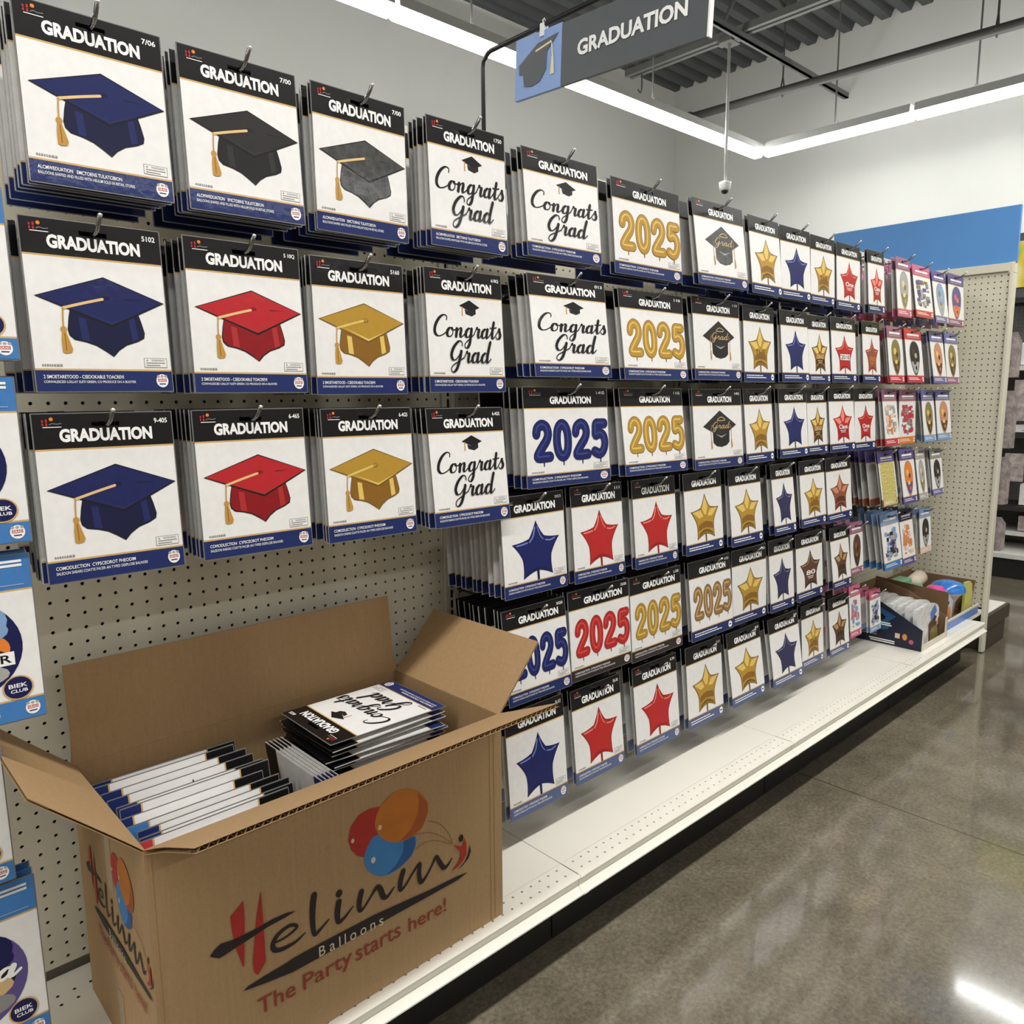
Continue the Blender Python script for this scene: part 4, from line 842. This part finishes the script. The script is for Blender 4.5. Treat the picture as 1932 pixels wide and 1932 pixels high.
    P([(.5555,.1811),(.5575,.1666),(.5516,.1554),(.5383,.1477),(.5243,.1437),(.5417,.1517),(.5501,.1616),(.5529,.1713)], I_BLK)
    x = .243                                       # spaced capitals-and-lowercase line on the swoosh
    for ch, w, h in (('B', .011, .0172), ('a', .0095, .0125), ('l', .0022, .0178), ('l', .0022, .0178), ('o', .0115, .0125), ('o', .0115, .0125), ('n', .0095, .0125), ('s', .0085, .0125)):
        a.text(ch, x, -.1232-h+(x-.243)*.04, x+w, -.1232+(x-.243)*.04, I_PALE); x += w+.0078
    bl = lambda x: -.0822+(x-.15)*.0208
    for wd, xa, xb, up_, dn in (('The', .1395, .2005, .0268, 0), ('Party', .2135, .3015, .0275, .0075), ('starts', .3085, .3975, .0235, 0), ('here!', .4145, .497, .0265, 0)):
        a.text(wd, xa, bl(xa)-up_, xb, bl(xa)+dn, I_BRN, .004)
    return a.mesh('logo_print')
LG = logo_art()
link('logo_print', LG, carton, (0, 0, 0))
link('logo_print', LG, carton, (0, BD+.0035, .085), (.62, 1, .78), (0, 0, -PI/2))

# ------------------------------------------------------------------ packets inside the carton
def carton_pt(u, v, z): c, s = math.cos(BT), math.sin(BT); return (BX+u*c-v*s, BY+u*s+v*c, ZD+z)
NF = 12
for i in range(NF):        # a file of packets on edge, headers to the right, leaning back
    h, w = .24, .185
    v = .036 + i*.0232
    st = ['y_navy', 's_gold', 'cap_navy', 'cap_red', 'y_brz', 's_red', 'congrats', 's_blue', 'cap_black', 'y_navy', 's_gold', 'congrats'][i]
    ftm = [P_LTBLUE, P_CRIM, P_NAVY, P_NAVY, P_LTBLUE, P_NAVY, P_NAVY, P_NAVY, P_NAVY, P_NAVY, P_NAVY, P_NAVY][i]
    lab = f'{ORD[i+1]} packet from the front in the row filed upright in the carton'
    # local frame: width axis goes up, height axis runs left from the header
    t = thing('balloon_packet', lab, 'balloon packet', carton_pt(.268+random.uniform(-.02, .012)-.0045*(i < 4), v, PADZ+.002+random.uniform(0, .012)), (0, 0, 0), 'packets filed upright in the carton')
    lean = .17+random.uniform(-.05, .05)
    M_ = Matrix.Translation(Vector(t.location)) @ Matrix.Rotation(BT, 4, 'Z') @ Matrix.Rotation(-lean, 4, 'X') @ Matrix.Rotation(PI/2, 4, 'Y')
    t.matrix_world = M_
    kids = [('header_card', get(('h', P_BLACK.name), lambda: art_header_mesh(P_BLACK))), ('picture_card', MESH['face']), ('footer_card', get(('f', ftm.name), lambda: shell(FT, 1, ftm).mesh('footer_card'))), ('sleeve', MESH['sleeve']), (get(st, PICS[st][0]).name.split('.')[0], MESH[st])]
    for nm, me in kids: link(nm, me, t, (-w, 0, 0), (w, 1, h))
for i in range(5):         # leaning packets between the file and the flat stack
    h, w = .2, .2
    t = link('balloon_packet', get(('rear', P_BLACK.name, P_NAVY.name), lambda: rear_mesh(P_BLACK, P_NAVY)))
    t.matrix_world = Matrix.Translation(Vector(carton_pt(.296+i*.0075, .06, PADZ+.003+h*.985))) @ Matrix.Rotation(BT+PI/2, 4, 'Z') @ Matrix.Rotation(-.12-.012*i, 4, 'X') @ Matrix.Translation((h, 0, 0)) @ Matrix.Rotation(PI/2, 4, 'Y') @ Matrix.Diagonal((w, 1, h, 1))
    tag(t, f'{ORD[i+1]} packet from left leaning beside the flat pile in the carton', 'balloon packet', 'packets leaning in the carton')
for i in range(9):         # flat pile with the script packet on top
    top = i == 8; h, w = .245, .184
    z = .605 - ZD - (8-i)*.0105
    ang = random.uniform(-.05, .05) if not top else 0.
    c = Vector(carton_pt(.468+random.uniform(-.006, .008)*(not top), .202+random.uniform(-.006, .006)*(not top), z))
    # front face up, header end toward the left, so the wording reads upside down from the aisle
    R = Matrix.Rotation(PI/2+ang-.012, 4, 'Z') @ Matrix.Rotation(-PI/2, 4, 'X') @ Matrix.Translation((-w/2, 0, h/2))
    if top:
        t = packet('congrats', 'flat Congrats Grad packet topping the pile inside the carton', 'packets piled flat in the carton', 0, 0, w, h, .0, title=(.2, .86), nm='605', frow=3)
        t.matrix_world = Matrix.Translation(c) @ R @ Matrix.Translation((w/2, 0, 0))
    else:
        t = link('balloon_packet', get(('rear', P_BLACK.name, P_NAVY.name), lambda: rear_mesh(P_BLACK, P_NAVY)))
        t.matrix_world = Matrix.Translation(c) @ R @ Matrix.Diagonal((w, 1, h, 1))
        tag(t, f'{ORD[8-i]} packet down under the flat script packet in the carton', 'balloon packet', 'packets piled flat in the carton')
b = MB(); b.box((.385, .03, PADZ+.001), (.59, .318, .605-ZD-.1), M_CARD)
b.build('inner_block', carton)

# ------------------------------------------------------------------ counter display boxes at the end of the deck
K_NAVY = mat('display_navy', (22, 28, 52), rough=.35, var=.1); K_TEAL = mat('display_teal', (30, 84, 128), rough=.35, var=.15, scale=12); K_BRN = mat('display_raw_board', (122, 94, 66), rough=.8, var=.06); K_WHT = mat('display_white', (214, 208, 196), rough=.5)
K_BAG = mat('clear_bag', (228, 227, 226), rough=.18, coat=.5, var=.12, scale=22, bump=.4, bscale=40); K_OR = mat('display_orange', (226, 146, 70), rough=.4); K_LBL = mat('display_blue', (92, 128, 196), rough=.35, var=.1)
t = thing('display_box', 'navy counter display box with a sloping side, full of white bags', 'display box', (2.033, -.395, ZD+.0006))
DX, DY = .275, .30
b = MB(); b.prism([(0, 0, 0), (0, DY, 0), (0, DY, .2), (0, .155, .167), (0, 0, .084)], (.003, 0, 0), K_NAVY); b.build('side_panel', t)
b = MB(); b.prism([(DX, 0, 0), (DX, DY, 0), (DX, DY, .2), (DX, .155, .167), (DX, 0, .084)], (.003, 0, 0), K_BRN); b.build('side_panel', t)
b = MB(); b.box((.003, DY-.003, 0), (DX, DY, .2), K_BRN); b.build('back_panel', t)
b = MB(); b.box((.003, 0, 0), (DX, .003, .022), K_WHT); b.box((.003, 0, .022), (.02, .003, .085), K_WHT); b.box((DX-.017, 0, .022), (DX, .003, .085), K_WHT); b.build('front_lip', t)
b = MB(); b.box((.003, .003, 0), (DX, DY-.003, .003), K_BRN); b.build('bottom_panel', t)
a = Art(base=.0006)
a.poly([(.15-.15, -.164), (.155, -.0855+.0), (.1, -.085), (0, -.1)], K_TEAL) if 0 else None
a.poly([(.0, -.196), (.09, -.17), (.2, -.12), (.16, -.085), (.11, -.1), (.05, -.12), (.0, -.15)], K_TEAL); a.ell(.12, -.11, .04, .016, P_INK); a.ell(.15, -.075, .025, .016, K_TEAL)
a.rect(.04, -.096, .1, -.08, K_OR)
for z, x0, x1 in ((-.09, .13, .18), (-.082, .135, .185), (-.055, .03, .12), (-.046, .03, .13), (-.037, .03, .13), (-.02, .1, .2), (-.012, .105, .2)): a.rect(x0, z, x1, z+.005, P_TEXT if z > -.03 or z < -.08 else P_GREY)
a.rect(.2, -.055, .218, -.035, P_FLESH); a.ell(.237, -.045, .009, .013, K_OR); a.ell(.262, -.03, .009, .009, P_PINK)
link('side_print', a.mesh('side_print'), t, (0, .3, 0), rot=(0, 0, -PI/2))
for i in range(8):
    y = .03+i*.031; h = .165+random.uniform(-.01, .012)
    g = thing('party_bag', ['front white bag with a brown picture in the navy display box', 'second bag from the front in the navy display box', 'third bag from the front in the navy display box', 'fourth bag from the front in the navy display box', 'fifth bag from the front in the navy display box', 'sixth bag from the front in the navy display box', 'seventh bag from the front in the navy display box', 'rearmost white bag in the navy display box'][i], 'bag', (2.033+DX/2, -.395+y, ZD+.0045), (-.06, 0, 0), 'white bags in the navy display box')
    b = MB(); w = .118; n = 10
    out = [(-w, 0, 0), (w, 0, 0), (w, 0, h*.72)] + [(w*math.cos(q), 0, h*.72+h*.28*math.sin(q)) for q in [PI/2*k/n*1.0 for k in range(1, n)]] + [(0, 0, h)] + [(-w*.98, 0, h*.97), (-w, 0, h*.9)]
    b.prism([(p[0], -.008, p[2]) for p in out], (0, .016, 0), K_BAG); b.build('pouch', g)
    if i == 0:
        a = Art(base=.0002); a.poly([(-.0, -.0), (w*.98, -.0), (w*.98, -h*.5), (w*.55, -h*.62), (.0, -h*.45)], P_BRN); a.poly([(.01, -.0), (w*.9, -.0), (w*.8, -h*.35), (.03, -h*.3)], P_OLIVE); a.poly([(.02, -h*.72), (w*.6, -h*.9), (w*.8, -h*.7), (.03, -h*.5)], K_LBL); a.stroke([(w*.7, -h*.45), (w*.85, -h*.55), (w*.8, -h*.35)], .008, P_TEXT)
        link('bag_print', a.mesh('bag_print'), g, (0, -.0085, .002))
t = thing('display_box', 'brown backed display box of bright cups beside the end panel', 'display box', (2.385, -.368, ZD+.0006))
DX, DY = .41, .30
b = MB(); b.prism([(0, 0, 0), (0, DY, 0), (0, DY, .19), (0, 0, .168)], (.003, 0, 0), K_BRN); b.build('side_panel', t)
b = MB(); b.prism([(DX, .04, 0), (DX, DY, 0), (DX, DY, .15), (DX, .02, .148)], (.003, 0, 0), K_BRN); b.build('side_panel', t)
b = MB(); b.box((.003, DY-.003, 0), (DX, DY, .16), K_BRN); b.build('back_panel', t)
b = MB(); b.box((.003, .0, 0), (DX, .003, .034), K_LBL); b.box((.003, -.0006, .034), (DX, .0036, .044), K_WHT); b.build('front_lip', t)
b = MB(); b.box((.003, .003, 0), (DX, DY-.003, .003), K_BRN); b.build('bottom_panel', t)
K_CUP = mat('cup_blue', (44, 122, 204), rough=.25, coat=.4, var=.25, scale=30); K_PNK = mat('cup_pink', (222, 74, 150), rough=.3, coat=.3, var=.2); K_YEL = mat('card_yellow', (206, 204, 108), rough=.4); K_GRN = mat('box_green', (120, 172, 140), rough=.45, var=.25, scale=40); K_CRM = mat('roll_cream', (226, 212, 192), rough=.5, var=.1)
g = thing('paper_cup', 'bright blue cup with a dark stem card in the end display box', 'cup', (2.62, -.29, ZD+.0045))
b = MB(); b.lathe([(0, .0), (.028, .0), (.034, .07), (.05, .1), (.072, .118), (.068, .12), (.045, .106), (0, .1)], (0, 0, 0), K_WHT, 24); b.build('cone', g, smooth=True)
b = MB(); b.lathe([(.072, .117), (.07, .135), (.056, .153), (.03, .162), (0, .164)], (0, 0, 0), K_CUP, 24); b.build('blue_lid', g, smooth=True)
g = thing('gift_card', 'tall yellow card with rounded top behind the blue cup', 'card', (2.735, -.34, ZD+.0045))
b = MB(); b.prism([(-.045, 0, 0), (.055, 0, 0), (.058, 0, .09), (.045, 0, .13), (.02, 0, .145), (-.045, 0, .15)], (0, .01, 0), K_YEL); b.build('panel', g); b = MB(); b.box((-.01, -.001, .012), (.012, 0, .018), P_INK); b.build('mark', g)
g = thing('snack_card', 'pale card with an orange snack picture at the left of the end display box', 'card', (2.47, -.345, ZD+.0045))
b = MB(); b.prism([(-.07, 0, 0), (.05, 0, 0), (.05, 0, .1), (-.02, 0, .15), (-.07, 0, .155)], (0, .008, 0), mat('pale_card', (196, 200, 208), rough=.4)); b.build('panel', g)
a = Art(base=.0004); a.ell(-.01, -.05, .04, .035, K_OR); a.ell(-.02, -.1, .025, .01, P_INDD); link('picture', a.mesh('picture'), g)
for i, (x, y, z, s_, m_, lab) in enumerate(((2.50, -.13, .125, (.06, .03, .04), K_GRN, 'green box lying at the back left of the end display box'), (2.50, -.185, .105, (.05, .028, .04), K_GRN, 'smaller green box lying before the back green box'))):
    b = MB(); b.box((-s_[0], -s_[1], 0), (s_[0], s_[1], s_[2]), m_); b.box((-s_[0]+.01, -s_[1]+.01, -z+.001), (s_[0]-.01, s_[1]-.01, 0), m_)
    o = b.build('soap_box', loc=(x, y, ZD+.0045+z), bevel=.008); tag(o, lab, 'box', 'green boxes in the end display box')
b = MB(); b.tube([(-.06, 0, .0), (.06, 0, .02)], .034, K_CRM, 18); b.tube([(0, 0, 0), (0, 0, -.115)], .03, K_CRM, 12); o = b.build('paper_roll', loc=(2.65, -.14, ZD+.0055+.118), smooth=True); tag(o, 'cream paper roll lying in the end display box', 'roll')
b = MB(); b.lathe([(0, 0), (.03, 0), (.032, .1), (.045, .13), (.03, .15), (0, .152)], (0, 0, 0), K_PNK, 14); o = b.build('tissue_bundle', loc=(2.525, -.27, ZD+.0045)); tag(o, 'hot pink tissue bundle left of the blue cup', 'tissue bundle')

# ------------------------------------------------------------------ end cap beyond the panel
E_DK = mat('endcap_dark', (66, 58, 48), rough=.45, var=.08); E_DK2 = mat('endcap_rim', (92, 84, 72), rough=.45)
t = thing('endcap_fixture', 'dark end cap base with white top beyond the perforated end panel', 'end cap', (2.879, 0, 0))
b = MB(); b.box((0, -.385, .002), (.285, .385, .1), E_DK); b.build('base', t)
b = MB(); b.box((0, -.39, .1), (.335, .39, .168), E_DK); b.build('rim', t, bevel=.004)
b = MB(); b.box((.002, -.375, .168), (.32, .375, .171), M_DECK); b.build('top_plate', t)
G_BAG = mat('grey_bag', (172, 160, 156), rough=.25, coat=.4, var=.35, scale=26, bump=.4, bscale=50)
for i, (y, z, h, lab) in enumerate(((-.33, 1.46, .20, 'topmost clear bag hanging on the end cap'), (-.335, 1.20, .26, 'tall clear bag hanging on the end cap below the topmost one'), (-.33, .90, .22, 'clear bag hanging at mid height on the end cap'), (-.33, .62, .16, 'low bundle of clear bags hanging on the end cap'))):
    g = thing('clear_bag', lab, 'bag', (2.97, y, z), (0, 0, 0), 'clear bags on the end cap')
    b = MB()
    for k in range(4): b.box((-.0+k*.014, -.055-.002*k, -h), (.009+k*.014, .055, -.01*k), G_BAG)
    b.build('pouches', g); b = MB(); b.tube([(-.09, 0, -.014), (.07, 0, -.014)], .002, M_CHROME, 6); b.build('wire', g)

# ------------------------------------------------------------------ shelving against the right wall, far end
t = thing('wall_shelving', 'white store shelving with dark back against the far right wall', 'shelving', (4.57, -.6, 0))
b = MB(); b.box((.03, -1.4, .002), (.46, 1.2, .13), M_KICK); b.build('kick', t)
SH_W = mat('far_shelf_white', (206, 204, 198), rough=.4); SH_K = mat('far_back_grey', (86, 84, 80), rough=.7, var=.1); SH_D = mat('far_shelf_dark', (38, 36, 34), rough=.5)
b = MB(); b.box((.0, -1.4, .13), (.46, 1.2, .165), SH_W); b.build('base_deck', t, bevel=.004)
b = sheet_holes(100, 62, (.455, -1.38, .2), (0, 1, 0), (0, 0, 1), SH_K, normal=(-1, 0, 0)); b.build('back_panel', t)
b = MB(); b.box((.46, -1.4, .13), (.47, 1.2, 1.78), SH_D); b.build('back_skin', t)
for z, d, m_ in ((.29, .30, SH_W), (.46, .36, SH_D), (.93, .34, SH_D), (1.36, .34, SH_W)):
    b = MB(); b.box((.46-d, -1.4, z-.02), (.455, 1.2, z), m_); b.box((.455-d, -1.4, z-.03), (.46-d, 1.2, z), m_); b.build('shelf', t)
b = MB(); b.box((.40, -1.4, 1.78), (.47, 1.2, 1.83), SH_D); b.build('top_rail', t)
F_W = mat('far_white_carton', (224, 223, 220), rough=.4, var=.08, scale=12); F_T = mat('far_teal_carton', (92, 122, 134), rough=.4, var=.1); F_B = mat('far_tan_carton', (178, 138, 96), rough=.6, var=.1); F_O = mat('far_orange_print', (214, 150, 92), rough=.4, var=.3)
FAR = [(-.10, .295, .10, .1, G_BAG, 'silver wrapped pack on the lowest far shelf'), (-.30, .295, .12, .1, F_W, 'white pack on the lowest far shelf'),
       (-.07, .465, .07, .14, F_W, 'white card with grey print on the second far shelf'), (-.22, .465, .1, .2, F_W, 'white bag with an orange lower print on the second far shelf'), (-.40, .465, .1, .2, F_W, 'plain white bag on the second far shelf'),
       (-.03, .935, .09, .05, F_W, 'flat white box stacked on the dark far shelf'), (-.20, .935, .12, .07, F_T, 'teal box on the dark far shelf'), (-.20, 1.006, .11, .05, F_W, 'white box on top of the teal one'), (-.21, 1.057, .1, .06, F_B, 'tan box on top of the white one'),
       (-.02, 1.365, .08, .14, F_W, 'tall white box on the top far shelf'), (-.2, 1.365, .1, .18, F_W, 'wide white box with dark window on the top far shelf'), (-.4, 1.365, .1, .16, F_W, 'white box at the right end of the top far shelf')]
for y, z, w, h, m_, lab in FAR:
    g = thing('boxed_goods', lab, 'box', (4.80, y, z+.0005), group='goods on the far shelving')
    b = MB(); b.box((-.08, -w*.78, 0), (.06, w*.78, h), m_); b.build('carton_body', g, bevel=.004)
    b = MB(); b.box((-.0812, -w*.5, h*.25), (-.0802, w*.35, h*.32), P_GREY); b.box((-.0812, -w*.5, h*.4), (-.0802, w*.1, h*.6), P_SIGL if m_ is F_W else P_TEXT); b.build('front_print', g)
    if 'orange' in lab: b = MB(); b.box((-.0812, -w*.78, .01), (-.0802, w*.78, h*.22), F_O); b.build('orange_print', g)
    if 'window' in lab: b = MB(); b.box((-.0815, -w*.6, h*.62), (-.0803, w*.6, h*.85), P_INK); b.build('window', g)
for i, (y, z, h, lab) in enumerate(((.0, 1.27, .26, 'grey plastic pack hanging under the top far shelf, left one'), (-.16, 1.27, .14, 'grey plastic pack hanging under the top far shelf, right one'), (.02, .80, .18, 'grey plastic pack hanging above the second far shelf, left one'), (-.15, .82, .14, 'grey plastic pack hanging above the second far shelf, right one'))):
    g = thing('hanging_pack', lab, 'packet', (4.70, y, z), group='packs hanging on the far shelving')
    b = MB(); b.box((-.01, -.055, -h), (.0, .055, 0), G_BAG); b.box((.02, -.05, -h+.01), (.03, .06, 0), G_BAG); b.build('pouch', g); b = MB(); b.tube([(-.04, 0, -.012), (.32, 0, -.012)], .002, M_CHROME, 6); b.build('wire', g)
def poster_material():
    m = bpy.data.materials.new('balloon_poster'); m.use_nodes = True; nt = m.node_tree; b = nt.nodes['Principled BSDF']
    tc = nt.nodes.new('ShaderNodeTexCoord'); n = nt.nodes.new('ShaderNodeTexNoise'); n.inputs['Scale'].default_value = 7; n.inputs['Detail'].default_value = 1
    nt.links.new(tc.outputs['Object'], n.inputs['Vector']); r = nt.nodes.new('ShaderNodeValToRGB'); e = r.color_ramp.elements
    e[0].position = .3; e[0].color = lin((120, 190, 90)); e[1].position = .7; e[1].color = lin((250, 246, 190)); q = e.new(.45); q.color = lin((190, 214, 60)); q = e.new(.55); q.color = lin((246, 214, 70))
    nt.links.new(n.outputs['Fac'], r.inputs[0]); nt.links.new(r.outputs[0], b.inputs['Base Color']); b.inputs['Roughness'].default_value = .4; return m
t = thing('balloon_poster', 'blurred green and yellow balloon poster above the far shelving', 'poster', (4.62, -.6, 1.84))
b = MB(); b.box((0, -.9, 0), (.01, .69, .28), poster_material()); b.build('print', t)
b = MB(); b.box((.012, -.9, -.06), (.04, .68, .33), M_STEELD); b.build('frame', t)
